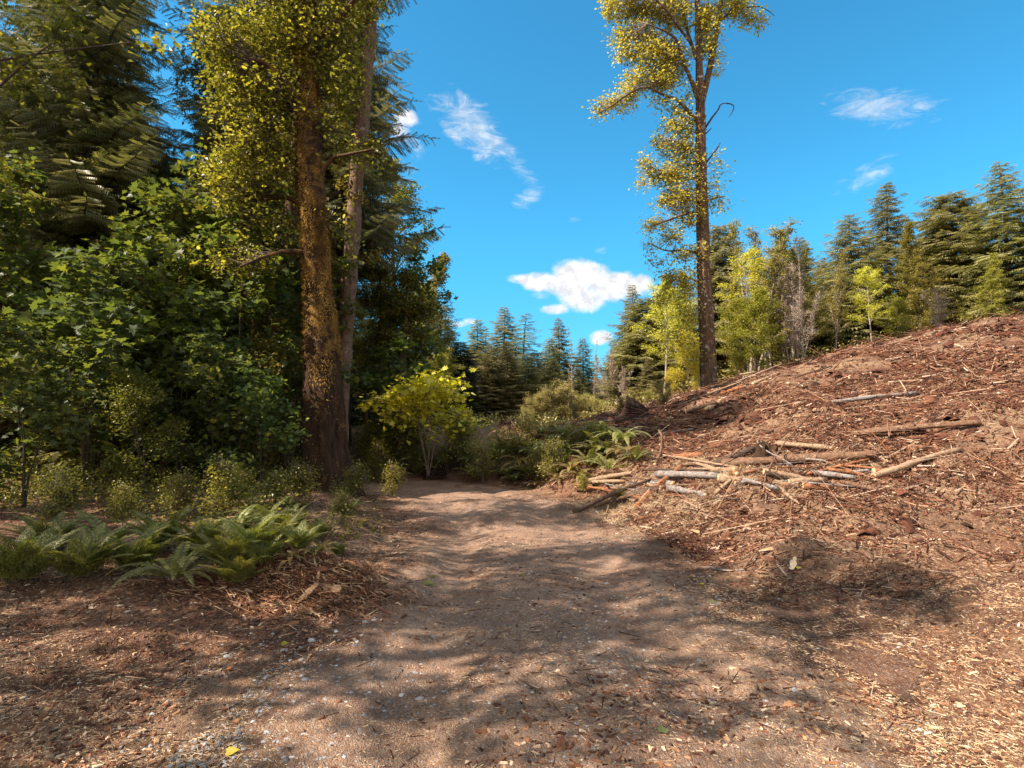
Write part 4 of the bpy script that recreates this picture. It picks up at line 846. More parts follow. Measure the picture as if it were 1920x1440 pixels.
# 3 dark trunk left of the mossy tree
def stem_tree(label, pts, Y, rp, barkm, leafm, bl=None, n=3000, ls=.09, seed=0, name='forest_tree', group=None):
    r = np.random.default_rng(seed+300); x, _, _z = P(pts[0][0], pts[0][1], Y); root = thing(name, label, 'tree', (x, Y, h1(x, Y)), group)
    q, qr = traced(pts, Y, rp, 36); q[0, 2] = min(q[0, 2], h1(x, Y)-.3); m = MB(); add_tube(m, q, qr*(1+.07*r.normal(size=36)), 12, .06, 0, 0, r); part('trunk', m, M[barkm], root, smooth=True)
    if bl:
        cb = MB(); tb = MB(); crown_blobs(cb, tb, bl, Y, [q], n, ls, r); crown_part(cb, tb, M[leafm], M[barkm], root)
    return root
FG = 'slender trees of the left forest'
stem_tree('dark leaning trunk left of the mossy tree', [(496, 900), (502, 800), (508, 700), (520, 600), (532, 500), (546, 400), (555, 300), (560, 180), (566, 0), (570, -200)], 14.2, [17, 16, 15, 15, 14, 13, 12, 10, 8, 4], 'bark_maple', 'leaf_green',
    [(500, 480, 40, 30), (470, 540, 40, 30), (540, 330, 26, 50), (450, 450, 50, 40), (440, 600, 40, 40), (500, 620, 36, 30, .6), (560, 50, 60, 80), (450, 330, 60, 50), (540, 560, 20, 30, .6)], 6000, .085, 1)
stem_tree('thin pale trunk between the two dark trunks at far left', [(470, 880), (472, 780), (475, 700), (477, 600), (480, 480), (484, 330), (487, 150)], 19, [5, 5, 4.5, 4.5, 4, 3, 2], 'bark_pale', 'leaf_green', [(470, 420, 50, 60), (480, 260, 50, 80), (470, 120, 60, 80)], 4500, .10, 2, group=FG)
stem_tree('thin grey trunk just left of the mossy trunk', [(548, 900), (550, 800), (549, 700), (551, 600), (553, 480), (556, 300)], 18, [6, 6, 5, 5, 4, 3], 'bark_alder', 'leaf_green', [(540, 520, 30, 40), (545, 420, 40, 50), (540, 620, 24, 30)], 2500, .1, 3, group=FG)
stem_tree('thin forked trunk near the left edge of the view', [(448, 900), (450, 780), (446, 640), (452, 500), (440, 380), (430, 240)], 17, [7, 7, 6, 5, 4, 3], 'bark_dark', 'leaf_green', [(440, 560, 40, 50), (430, 420, 50, 60), (430, 280, 60, 60), (400, 160, 80, 80)], 6000, .1, 4, group=FG)
stem_tree('slim dark trunk right of the leaning tree', [(697, 900), (700, 820), (708, 740), (714, 680), (716, 600), (712, 520)], 19, [6, 6, 5, 5, 4, 2], 'bark_dark', 'leaf_green', [(700, 560, 40, 30), (720, 620, 30, 26), (690, 660, 30, 30), (710, 510, 34, 24), (730, 560, 24, 30, .7)], 5500, .10, 5, group=FG)
stem_tree('dark tilted trunk between the leaning tree and the yellow maple', [(722, 890), (735, 820), (748, 740), (755, 680), (760, 620), (764, 560), (768, 520)], 18.5, [9, 8, 7, 6, 5, 4, 2], 'bark_dark', 'leaf_green', [(750, 570, 34, 30), (775, 630, 30, 26), (735, 640, 26, 24), (760, 520, 30, 22), (740, 700, 20, 22, .6), (790, 580, 26, 26)], 6500, .10, 6, group=FG)
stem_tree('second dark trunk leaning beside the tilted one', [(700, 880), (716, 800), (726, 740), (733, 670), (738, 600)], 20, [7, 6, 5, 4, 3], 'bark_dark', 'leaf_green', [(735, 590, 30, 30), (715, 640, 26, 26)], 2500, .10, 7, group=FG)

# 4 the tall cottonwood on the hill
r = np.random.default_rng(104); YC = 22.0
x, _, _z = P(1331, 740, YC); root = thing('cottonwood_tree', 'tall tree with thinning golden leaves standing alone on the right hill', 'tree', (x, YC, h1(x, YC)))
tp, trd = traced([(1332, 752), (1331, 735), (1328, 680), (1325, 600), (1321, 520), (1318, 430), (1315, 330), (1314, 250), (1313, 190), (1311, 110), (1309, 40), (1308, 0), (1306, -90), (1302, -200)], YC, [18, 15.5, 14, 13, 12, 11, 10, 9, 8, 6, 5.5, 5, 4, 2], 60)
tp[0, 2] = h1(x, YC)-.4
m = MB(); v, f, tri = tube(tp, trd, 22, .05, r, True, .07); m.add(v, f); part('trunk', m, M['bark_cw'], root, smooth=True); skin = v[:60*22]
skel = [tp]; lm = MB()
LB = [([(1315, 195), (1330, 130), (1342, 70), (1350, 20), (1354, -40), (1360, -120)], (6, 6, 5, 4.5, 4, 2)), ([(1311, 190), (1296, 150), (1281, 115), (1272, 80), (1250, 60), (1215, 45)], (6, 4, 3, 2.5, 2, 1)),
      ([(1306, 110), (1292, 70), (1283, 30), (1272, -20), (1262, -90)], (4, 3.5, 3, 3, 2)), ([(1308, 228), (1290, 208), (1268, 186), (1243, 178), (1212, 162), (1175, 178), (1145, 200), (1122, 212)], (4, 3.5, 3, 2.5, 2, 2, 1.5, 1)),
      ([(1295, 80), (1272, 50), (1250, 20), (1220, -10)], (3, 2.5, 2, 1)), ([(1354, 36), (1375, 20), (1400, 14), (1425, 12)], (2.5, 2, 1.5, 1)), ([(1316, 330), (1295, 335), (1260, 330), (1225, 335)], (3, 2.5, 2, 1)),
      ([(1317, 400), (1290, 400), (1255, 412), (1220, 425)], (3, 2.5, 2, 1)), ([(1319, 480), (1290, 470), (1250, 470), (1215, 455)], (3, 2, 1.5, 1)), ([(1316, 290), (1290, 275), (1255, 262)], (3, 2, 1)), ([(1318, 380), (1340, 372), (1360, 368)], (2, 1.5, 1)), ([(1308, 0), (1330, -60), (1345, -140)], (4, 3, 2)), ([(1321, 540), (1290, 520), (1250, 530)], (2.5, 2, 1))]
for k, (pts, rp) in enumerate(LB):
    q, qr = traced(pts, YC, rp, 14, list(np.linspace(0, [.4, -.8, .8, -.6, -1.2, .5, .7, -.7, .5, -.5, .6, -1, .4][k], len(pts)))); skel.append(q); lm = MB(); add_tube(lm, q, qr, 7, .08, 0, 0, r); part('limb', lm, M['bark_cw'], root, smooth=True)
for pts, rp in [([(1321, 242), (1334, 222), (1347, 205), (1352, 195), (1366, 194), (1376, 199), (1373, 210), (1366, 220)], (2.4, 2, 1.6, 1.4, 1.2, 1, .9, .5)), ([(1323, 306), (1334, 292), (1345, 278), (1350, 268)], (2.2, 1.8, 1.5, 1)), ([(1400, 14), (1420, 12), (1440, 20), (1452, 30)], (1.2, 1, .8, .5)), ([(1322, 252), (1328, 246), (1334, 240)], (1.6, 1.2, .8))]:
    q, qr = traced(pts, YC, rp, 14); m = MB(); add_tube(m, q, qr, 6, .1, 0, 0, r); part('dead_branch', m, M['bark_dark'], root, smooth=True)
cb = MB(); tb = MB()
crown_blobs(cb, tb, [(1165, 12, 38, 26), (1215, 15, 42, 30), (1265, 25, 36, 34), (1165, 70, 24, 14, .9), (1200, 62, 34, 22), (1175, 100, 26, 16, .8), (1225, 100, 44, 34, 1.1), (1262, 110, 30, 36), (1200, 150, 34, 20, 1.1), (1245, 150, 34, 26, 1.1), (1180, 178, 26, 14), (1150, 195, 24, 11, 1.1), (1126, 208, 14, 11, 1.1), (1175, 205, 8, 12, .8), (1240, 190, 24, 10, .6),
    (1272, 205, 20, 14, .8), (1290, 180, 12, 20, .5), (1330, 30, 20, 34, .9), (1330, 80, 20, 28, .7), (1345, 110, 10, 30, .5), (1322, 60, 20, 50, .6), (1385, 20, 34, 16, .9), (1410, 34, 26, 12, .9), (1428, 44, 12, 9, .8), (1380, 5, 30, 14, .8), (1365, -60, 60, 40), (1180, -50, 60, 40), (1260, -60, 70, 50), (1320, -120, 60, 60),
    (1262, 235, 22, 20, .9), (1288, 240, 18, 24, .8), (1272, 280, 28, 24), (1240, 262, 20, 14, .7), (1290, 300, 20, 24, .9), (1208, 306, 14, 12, 1), (1232, 328, 26, 14), (1262, 330, 30, 22, 1.1), (1205, 342, 14, 8, .8), (1275, 370, 34, 26, 1.2), (1240, 380, 18, 12, .8), (1290, 410, 26, 20, .9), (1240, 420, 34, 12, .7), (1222, 425, 18, 6, .6), (1262, 445, 30, 12, .7),
    (1300, 340, 14, 60, .4), (1280, 478, 30, 16, .7), (1225, 462, 16, 10, .6), (1232, 490, 22, 10, .5), (1260, 520, 40, 16, .7), (1290, 540, 26, 26, .5), (1240, 560, 26, 18, .5), (1345, 300, 12, 16, .4), (1350, 328, 12, 8, .4), (1340, 375, 20, 14, .5), (1358, 392, 12, 8, .4), (1345, 350, 14, 14, .3), (1320, 345, 12, 14, .6), (1290, 590, 26, 24, .5), (1270, 630, 26, 20, .4), (1300, 660, 20, 30, .4), (1312, 480, 12, 40, .4)], YC, skel, 40000, .115, r, 1.0, LEAF, .34, .26)
crown_part(cb, tb, M['leaf_gold'], M['twig'], root)
mm = MB(); n = 900; k = r.integers(0, len(skin)*2//3, n); leaf_cloud(mm, skin[k]+r.normal(0, .03, (n, 3)), .07, LEAF, r); part('ivy', mm, M['leaf_dead'], root)

# ---------------------------------------------------------------- woods behind, tree by tree
BG = 'conifers beyond the bend of the track'
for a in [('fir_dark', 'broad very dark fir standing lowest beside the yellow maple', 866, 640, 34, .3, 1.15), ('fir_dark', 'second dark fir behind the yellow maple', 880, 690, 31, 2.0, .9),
          ('fir_b', 'pointed fir left of the tallest centre fir', 895, 596, 48, 1.1, 1.1), ('fir_slim', 'faint slim fir between the pointed fir and the tallest one', 912, 612, 58, .2, 1.1),
          ('fir_a', 'tallest centre fir with a sharp tip against the sky', 946, 572, 46, 2.2, 1.0), ('fir_slim', 'open topped fir right of the tallest centre fir', 980, 586, 43, 1.0, 1.5),
          ('fir_c', 'bushy fir filling the space below the tallest centre fir', 948, 650, 40, 4.0, 1.0), ('fir_c', 'low spreading fir at the right foot of the open topped fir', 1005, 655, 44, 5.2, .9),
          ('fir_b', 'narrow fir under the left end of the white cloud', 1048, 594, 48, 3.1, .95), ('fir_a', 'rounded fir left of the narrow one under the cloud', 1028, 632, 46, .8, 1.0),
          ('fir_b', 'small pointed fir between the two bare trunks', 1093, 632, 50, 5.0, 1.05), ('fir_slim', 'distant fir just right of the small pointed fir', 1118, 690, 60, 2.6, 1.2),
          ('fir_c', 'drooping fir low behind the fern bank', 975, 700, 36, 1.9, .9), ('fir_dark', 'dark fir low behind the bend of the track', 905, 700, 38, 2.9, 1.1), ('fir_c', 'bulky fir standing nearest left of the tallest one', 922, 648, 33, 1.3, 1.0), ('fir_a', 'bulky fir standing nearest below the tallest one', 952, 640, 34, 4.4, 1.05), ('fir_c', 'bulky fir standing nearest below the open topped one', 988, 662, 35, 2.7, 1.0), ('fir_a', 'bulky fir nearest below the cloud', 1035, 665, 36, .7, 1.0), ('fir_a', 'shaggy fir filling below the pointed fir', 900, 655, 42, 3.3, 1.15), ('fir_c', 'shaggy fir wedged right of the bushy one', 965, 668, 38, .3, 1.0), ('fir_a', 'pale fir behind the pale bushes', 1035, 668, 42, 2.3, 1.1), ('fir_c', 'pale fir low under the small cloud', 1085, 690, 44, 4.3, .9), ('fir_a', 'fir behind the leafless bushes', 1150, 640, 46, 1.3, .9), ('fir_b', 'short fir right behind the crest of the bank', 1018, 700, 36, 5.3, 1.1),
          ('fir_b', 'thin fir rising behind the dark fir', 842, 606, 42, 2.9, 1.0), ('fir_slim', 'blue green fir right of the tall olive tree', 832, 560, 34, 1.3, 1.25), ('fir_c', 'fir low at the left of the pale bushes', 1060, 690, 52, .5, 1.0)]:
    plant_px(a[0], 'fir_tree', a[1], 'fir tree', a[2], a[3], a[4], a[5], BG, a[6])
RG = 'trees behind the crest of the right hill'
for a in [('fir_brown', 'fir_tree', 'massive brown green fir at the right end of the white cloud', 'fir tree', 1208, 556, 34, .4, 1.05), ('fir_a', 'fir_tree', 'slim fir tip poking up left of the massive fir', 'fir tree', 1186, 530, 44, 2, .8), ('fir_c', 'fir_tree', 'light green young fir below the massive fir', 'fir tree', 1215, 670, 31, 1.1, .95), ('fir_c', 'fir_tree', 'leaning young fir left of the yellow bush', 'fir tree', 1192, 690, 35, 3.1, .8),
          ('fir_brown', 'fir_tree', 'tall full fir right of the lone tree', 'fir tree', 1354, 420, 36, 3.3, .62), ('fir_b', 'fir_tree', 'shaded fir low behind the lone tree', 'fir tree', 1342, 560, 38, 1.7, 1.1), ('alder_olive', 'broadleaf_tree', 'brownish leafy tree behind the massive fir', 'tree', 1228, 505, 36, 1.0, 1.0),
          ('gold_tree', 'broadleaf_tree', 'thin pale trunk with a golden top left of the yellow bush', 'tree', 1243, 530, 29, .6, 1.0), ('alder_olive', 'broadleaf_tree', 'loose olive tree standing right behind the yellow bush', 'tree', 1292, 540, 34, 2.0, .9), ('gold_tree', 'broadleaf_tree', 'light golden tree between the yellow bush and the lone tree', 'tree', 1268, 560, 32, 2.6, 1.0),
          ('gold_bush', 'yellow_bush', 'bright yellow bush touching the lone tree on its left', 'bush', 1290, 618, 25, .4, .95), ('gold_bush', 'yellow_bush', 'lower yellow bush left of the bright one', 'bush', 1262, 690, 26, 2.4, .9), ('gold_bush', 'yellow_bush', 'small yellow bush hugging the foot of the lone tree', 'bush', 1308, 690, 24.5, 4, .9),
          ('maple_green', 'broadleaf_tree', 'bright green tree with a dark forked trunk on the hill', 'tree', 1412, 545, 26, .5, .95), ('maple_green', 'broadleaf_tree', 'green tree right of the dark forked trunk', 'tree', 1446, 590, 29, 3.3, .8), ('under_green', 'broadleaf_tree', 'low green sapling left of the dark forked trunk', 'tree', 1384, 655, 26, 3.3, 1.0),
          ('bare_leafy', 'bare_tree', 'half bare tree with a ragged top right of the tall full fir', 'tree', 1412, 405, 31, .3, 1.1), ('bare_leafy', 'bare_tree', 'leaning half bare tree above the green tree', 'tree', 1440, 440, 33, 2.0, 1.0), ('bare_leafy', 'bare_tree', 'twiggy grey tree near the right side of the hill', 'tree', 1474, 470, 30, 4.0, 1.0), ('bare_thin', 'bare_tree', 'bare pole like tree in front of the half bare tree', 'tree', 1398, 500, 28, 1.0, 1.0),
          ('bare_bush', 'bare_tree', 'dense thicket of bare grey stems at the right of the hill', 'tree', 1482, 500, 28, 1.0, .8), ('bare_bush', 'bare_tree', 'bare stems mixed with yellow leaves at the right of the hill', 'tree', 1500, 540, 26, 3.0, .9), ('fir_c', 'fir_tree', 'fir showing behind the bare stems on the right', 'fir tree', 1470, 520, 40, 3.0, 1.0), ('alder_olive', 'broadleaf_tree', 'olive tree at the right edge of the hill thicket', 'tree', 1512, 460, 30, 3.0, .8),
          ('bare_leafy', 'bare_tree', 'leafy topped bare tree close behind the dark forked trunk', 'tree', 1428, 420, 29, 5.0, 1.3), ('alder_olive', 'broadleaf_tree', 'olive tree filling the gap behind the forked trunk', 'tree', 1425, 500, 35, 1.7, .9), ('bare_bush', 'bare_tree', 'second thicket of bare stems on the right of the hill', 'tree', 1465, 470, 29, 5.0, .7), ('fir_a', 'fir_tree', 'fir filling the skyline behind the bare stems', 'fir tree', 1500, 440, 42, 2.0, 1.0), ('bare_leafy', 'bare_tree', 'ragged leafy tree at the right edge of the thicket', 'tree', 1490, 440, 30, 2.0, 1.3), ('alder_b', 'broadleaf_tree', 'dense green tree low in the right thicket', 'tree', 1475, 600, 31, 2.0, 1.0),
          ('maple_green', 'broadleaf_tree', 'rounded leafy tree just right of the lone tree', 'tree', 1385, 560, 27, 2.2, 1.0), ('gold_tree', 'broadleaf_tree', 'yellow green tree above the rounded leafy one', 'tree', 1402, 470, 30, 1.2, 1.1), ('alder_olive', 'broadleaf_tree', 'tall olive tree behind the yellow bush', 'tree', 1270, 500, 38, 1.2, .9),
          ('bare_thin', 'bare_tree', 'bare white trunk leaning left out of the thicket', 'tree', 1500, 450, 26.5, 0, 1.0)]:
    o = plant_px(a[0], a[1], a[2], a[3], a[4], a[5], a[6], a[7], RG, a[8])
    if 'leaning left' in a[2]: o.rotation_euler = (0, -.22, 1)
CB = 'bushes and bare trunks beyond the middle of the bank'
for a in [('bare_bush', 'bare_bush', 'grey brown leafless bush left of the massive fir', 'bush', 1146, 662, 33, 0, .9), ('bare_bush', 'bare_bush', 'second leafless bush behind the black stump', 'bush', 1166, 690, 31, 2, .9), ('bare_bush', 'bare_bush', 'small leafless bush right of the pale bushes', 'bush', 1120, 705, 36, 4, .9),
          ('bare_thin', 'bare_tree', 'bare thin trunk forking at its tip left of the small cloud', 'tree', 1073, 612, 33, .5, .9), ('bare_thin', 'bare_tree', 'second bare thin trunk right of the small pointed fir', 'tree', 1113, 636, 35, 2.5, .8), ('bare_thin', 'bare_tree', 'short bare trunk beside the forking one', 'tree', 1066, 690, 32, 1.5, .9),
          ('bush_pale', 'pale_bush', 'pale olive bush at the left of the crest', 'bush', 1012, 735, 27, 0, 1.0), ('bush_pale', 'pale_bush', 'pale olive bush below the forking bare trunk', 'bush', 1045, 715, 29, 1, 1.1), ('bush_pale', 'pale_bush', 'pale olive bush right of the bare trunks', 'bush', 1085, 735, 30, 2, 1.1), ('bush_pale', 'pale_bush', 'pale olive bush before the leafless bushes', 'bush', 1118, 745, 31, 3, 1.0),
          ('bush_pale', 'pale_bush', 'olive bush behind the stump at the foot of the massive fir', 'bush', 1185, 728, 30, 4, 1.0), ('bush_pale', 'pale_bush', 'olive bush left of the lower yellow bush', 'bush', 1225, 728, 28, 5, .9), ('bush_pale', 'pale_bush', 'pale bush under the low spreading fir', 'bush', 985, 765, 26, 2.5, .8)]:
    plant_px(a[0], a[1], a[2], a[3], a[4], a[5], a[6], a[7], CB, a[8])
# left woods near the bend
LW = 'leafy trees of the left forest towards the bend'
for a in [('alder_olive', 'tall olive green tree with a feathery top left of the sky gap', 787, 468, 27, .5, 1.0), ('alder_olive', 'olive tree close behind the feathery topped one', 812, 520, 30, 2.5, 1.0), ('alder_olive', 'dense green tree behind the leaning tree', 705, 475, 25, 1.5, .8), ('alder_olive', 'green tree between the leaning tree and the feathery one', 745, 520, 26, .3, .75),
          ('alder_b', 'shaded green tree in front of the thin fir', 825, 640, 28, 4.0, 1.0), ('maple_green', 'light green low tree above the yellow maple', 818, 665, 24, 1.0, .9), ('alder_a', 'dark leafy tree filling the shade behind the tilted trunk', 760, 640, 23, 4.4, .9), ('under_green', 'low leafy tree left of the yellow maple', 762, 720, 20, 1.4, 1.1),
          ('alder_a', 'leafy tree deep behind the slim dark trunk', 690, 560, 29, 3.4, 1.0)]:
    plant_px(a[0], 'broadleaf_tree', a[1], 'tree', a[2], a[3], a[4], a[5], LW, a[6])
plant_px('fir_near', 'fir_tree', 'tall dark fir whose boughs reach out past the leaning tree', 'fir tree', 664, -300, 18.5, 1.0, None, .70)
for x_, y_, h_, l_ in [(-8.9, 17.4, 16, 'dark fir filling the back between the far left trunks'), (-6.7, 18.2, 17, 'dark fir right behind the dark leaning trunk'), (-11.5, 16.2, 17, 'dark fir at the left behind the vine maples'), (-14.5, 17.0, 18, 'dark fir at the far left behind the vine maples')]:
    plant('fir_near', 'fir_tree', l_, 'fir tree', x_, y_, h_, x_, None, .85)
plant_px('fir_near', 'fir_tree', 'dark fir filling the gap above the mossy trunk', 'fir tree', 560, 400, 24.0, 3.0, None, .8)
plant_px('fir_near', 'fir_tree', 'dark fir behind the leafy crowns at the upper left', 'fir tree', 455, 320, 24.0, 4.5, None, .7)
# the yellow maple on the bend
plant_px('yellow_maple', 'yellow_maple', 'bright yellow young maple glowing at the bend of the track', 'bush', 804, 716, 16.2, .8, None, 1.08)
plant_px('yellow_maple', 'yellow_maple', 'small yellow maple shoot hanging at the right of the bright one', 'bush', 862, 768, 17.0, 2.8, None, .5)
# deep forest on the left and beyond both picture edges
DF = 'trees of the deep forest on the left'
r = np.random.default_rng(55); kinds = ['alder_a', 'alder_b', 'fir_c', 'alder_a', 'fir_b', 'alder_b', 'fir_dark']
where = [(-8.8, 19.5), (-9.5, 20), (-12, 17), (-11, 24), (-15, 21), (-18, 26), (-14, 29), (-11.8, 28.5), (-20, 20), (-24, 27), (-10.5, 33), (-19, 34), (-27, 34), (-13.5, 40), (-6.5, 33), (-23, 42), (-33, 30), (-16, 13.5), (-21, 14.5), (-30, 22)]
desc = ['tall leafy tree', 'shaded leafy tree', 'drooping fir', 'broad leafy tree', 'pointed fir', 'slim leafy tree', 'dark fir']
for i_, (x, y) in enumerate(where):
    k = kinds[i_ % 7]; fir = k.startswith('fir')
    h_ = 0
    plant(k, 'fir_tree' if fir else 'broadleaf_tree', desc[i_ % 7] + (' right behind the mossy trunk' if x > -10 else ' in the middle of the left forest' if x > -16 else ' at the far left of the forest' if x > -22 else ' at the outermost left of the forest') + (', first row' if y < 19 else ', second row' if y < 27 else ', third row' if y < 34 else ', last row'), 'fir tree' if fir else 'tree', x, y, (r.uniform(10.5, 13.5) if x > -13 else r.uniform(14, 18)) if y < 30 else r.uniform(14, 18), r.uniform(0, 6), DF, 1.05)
NF = 'trees standing beside the track left of the camera'
for k, x, y, h, lab in [('airy_tree', -7.4, 7.6, 10.5, 'leafy tree nearest the left edge of the view'), ('alder_a', -12.5, 10.5, 10, 'tall green tree at the far left'), ('airy_tree', -8.6, 4.3, 11, 'leafy tree left behind the camera side'), ('airy_tree', -9.8, -1.0, 10, 'leafy tree far back on the left verge'), ('fir_slim', -13.5, 3.0, 12, 'fir at the left behind the camera'), ('airy_tree', -7.6, 1.6, 13, 'leafy tree on the left verge abreast of the camera'), ('airy_tree', -10.6, 2.0, 13, 'open crowned tree second row left of the camera'), ('airy_tree', -9.8, 6.4, 13, 'olive tree in the far left verge'), ('airy_tree', -6.4, -1.6, 11, 'slim leafy tree behind the camera on the left'), ('airy_tree', -9.2, -4.0, 13, 'olive tree behind the camera on the left')]:
    plant(k, 'fir_tree' if k[0] == 'f' else 'broadleaf_tree', lab, 'fir tree' if k[0] == 'f' else 'tree', x, y, h, x*3, NF)
RF = 'trees on the far right of the hill'
for k, px, pt, Y, lab in [('fir_c', 1590, 400, 34, 'broad fir right of the hill thicket'), ('fir_b', 1660, 340, 36, 'tall pointed fir on the far right'), ('gold_tree', 1630, 500, 28, 'golden tree on the far right slope'), ('bare_leafy', 1560, 470, 29, 'half bare tree right of the thicket'), ('alder_olive', 1720, 420, 30, 'olive tree on the far right slope'),
                          ('fir_brown', 1790, 360, 33, 'massive fir on the far right'), ('maple_green', 1680, 560, 27, 'green tree on the far right slope'), ('fir_a', 1880, 300, 30, 'fir at the right edge of the view'), ('bare_bush', 1760, 540, 27, 'bare thicket on the far right slope'), ('alder_olive', 1850, 470, 28, 'olive tree at the right edge of the view'), ('fir_c', 1545, 480, 40, 'fir behind the half bare tree on the right'), ('fir_c', 1740, 440, 42, 'fir behind the olive tree on the right')]:
    plant_px(k, 'fir_tree' if k.startswith('fir') else 'broadleaf_tree', lab, 'fir tree' if k.startswith('fir') else 'tree', px, pt, Y, px*.7, RF)
FB = 'distant firs closing the view'
r = np.random.default_rng(66)
for i_, x in enumerate(np.linspace(-30, 62, 26)):
    y = r.uniform(58, 76); pt = 700 if -2 < x < 14 else 640
    k = ['fir_a', 'fir_c', 'fir_b', 'fir_dark'][i_ % 4]; z = P(960, pt+r.uniform(-20, 25), y)[2]
    plant(k, 'fir_tree', 'distant fir in the row closing the view behind the other trees', 'fir tree', x, y, z-h1(x, y), r.uniform(0, 6), FB, 1.25)

# ---------------------------------------------------------------- understory
US = 'leafy saplings crowding the left verge'
for k, x, y, h, lab in [('under_maple', -5.5, 10.8, 2.8, 'broad leaved maple sapling just left of the mossy trunk'), ('under_maple', -6.8, 12.0, 4.2, 'tall maple sapling with big leaves left of the mossy trunk'), ('under_maple', -4.55, 10.6, 2.3, 'shaded maple sapling spreading across the foot of the mossy trunk'), ('under_green', -6.2, 9.9, 2.4, 'small leaved sapling at the left edge of the verge'),
                        ('under_green', -4.9, 12.8, 4.0, 'green sapling behind the maple saplings'), ('under_maple', -7.6, 10.4, 4.4, 'maple sapling beyond the left edge sapling'), ('under_green', -7.2, 13.6, 5.0, 'leafy sapling deep in the left shade'), ('under_maple', -9.0, 12.6, 5.2, 'maple sapling deep in the far left shade'), ('under_green', -8.8, 9.4, 4.0, 'thick sapling at the far left'),
                        ('under_green', -5.5, 15.8, 4.5, 'sapling between the dark trunk and the leaning tree'), ('under_maple', -3.5, 17.4, 3.8, 'maple sapling behind the bright bush by the track'), ('under_green', -10.5, 14.8, 5.5, 'tall sapling at the far left shade'), ('under_maple', -6.9, 8.3, 2.6, 'low maple sapling at the left of the fern bed'), ('vine_maple', -6.0, 12.9, 7.0, 'airy vine maple between the dark trunk and the left edge'), ('vine_maple', -7.9, 13.2, 7.5, 'airy vine maple left of the thin pale trunk'), ('vine_maple', -5.4, 14.0, 6.0, 'airy vine maple just behind the dark leaning trunk'), ('vine_maple', -11.2, 12.2, 7.0, 'airy vine maple at the far left'), ('vine_maple', -3.6, 19.5, 6.0, 'airy vine maple behind the slim dark trunk'), ('vine_maple', -9.5, 16.0, 8.0, 'airy vine maple deep in the left shade')]:
    plant(k, 'sapling', lab, 'sapling', x, y, h*(.85 if k == 'under_green' else 1), x*7+y, US)
UB = 'low bushes along the left verge and the bend'
for k, px, py, s, lab in [('bush_bright', 712, 905, 1.0, 'sunlit bush right of the mossy trunk foot'), ('bush_bright', 690, 880, 1.4, 'taller sunlit bush behind the mossy trunk foot'), ('bush_bright', 735, 935, .65, 'small yellow green bush at the corner of the track'), ('bush_green', 668, 935, .6, 'small bush at the right root of the mossy trunk'), ('bush_green', 758, 896, 1.4, 'green bush at the left end of the visible bend'), ('bush_green', 795, 893, .7, 'green bush under the yellow maple'),
                          ('bush_green', 838, 890, .75, 'green bush right of the yellow maple foot'), ('bush_green', 765, 882, 1.2, 'taller green bush behind the bend'), ('bush_green', 865, 880, 1.3, 'dark bush where the bank begins'), ('bush_bright', 730, 870, 1.6, 'pale green bush left of the yellow maple'), ('bush_green', 560, 950, .6, 'dark bush at the left root of the mossy trunk'), ('bush_green', 515, 955, .5, 'dark bush behind the fern bed'), ('bush_green', 445, 950, .55, 'dark bush at the left edge behind the fern bed'),
                          ('bush_green', 640, 990, .45, 'low dark ground bush right of the fern bed'), ('bush_bright', 420, 985, .8, 'light bush at the left edge above the fern bed'), ('bush_green', 340, 980, .6, 'bush at the far left verge'), ('bush_bright', 230, 990, .5, 'second bush at the far left verge'), ('bush_green', 110, 1000, .7, 'third bush at the far left verge'), ('bush_green', 560, 905, .8, 'shaded bush behind the mossy trunk')]:
    p = G(px, py); plant(k, 'bush', lab, 'bush', p[0], p[1], s, px*.1, UB)
proto('bush_olive', grow_broadleaf(47, 1.3, .014, .03, .8, 24, leaves=2500, ls=.055, tmpl=LEAF, shape='column', stems=6, sub=8, spread=.3, up=.9), 'twig', 'leaf_olive'); HEIGHT['bush_olive'] = 1.3
RB = 'low bushes on the right bank'
for k, px, py, s, lab in [('bush_olive', 905, 905, .8, 'low bush at the left end of the bank'), ('bush_olive', 940, 880, .8, 'green bush above the first bank fern'), ('bush_bright', 1005, 905, .6, 'light bush at the foot of the bank'), ('bush_olive', 1040, 900, .7, 'green bush in the middle of the bank'), ('bush_olive', 985, 850, .8, 'bush at the top left of the bank'), ('bush_bright', 1035, 830, .45, 'yellowish bush on the top of the bank'), ('bush_olive', 1075, 860, .6, 'bush between the bank ferns'),
                          ('bush_bright', 1095, 925, .3, 'tiny pale bush in front of the bank'), ('bush_bright', 1163, 945, .22, 'tiny light bush at the left foot of the log pile'), ('bush_bright', 1165, 778, .5, 'small yellow bush left of the black stump'), ('bush_olive', 1215, 760, .5, 'low bush right of the black stump'), ('bush_pale', 1240, 770, .8, 'pale grassy bush right of the black stump'), ('bush_olive', 1078, 790, .5, 'dark low bush on the crest'), ('bush_olive', 1110, 840, .5, 'bush above the pale fern')]:
    p = G(px, py); plant(k, 'bush', lab, 'bush', p[0], p[1], s*1.2, px*.1, RB)

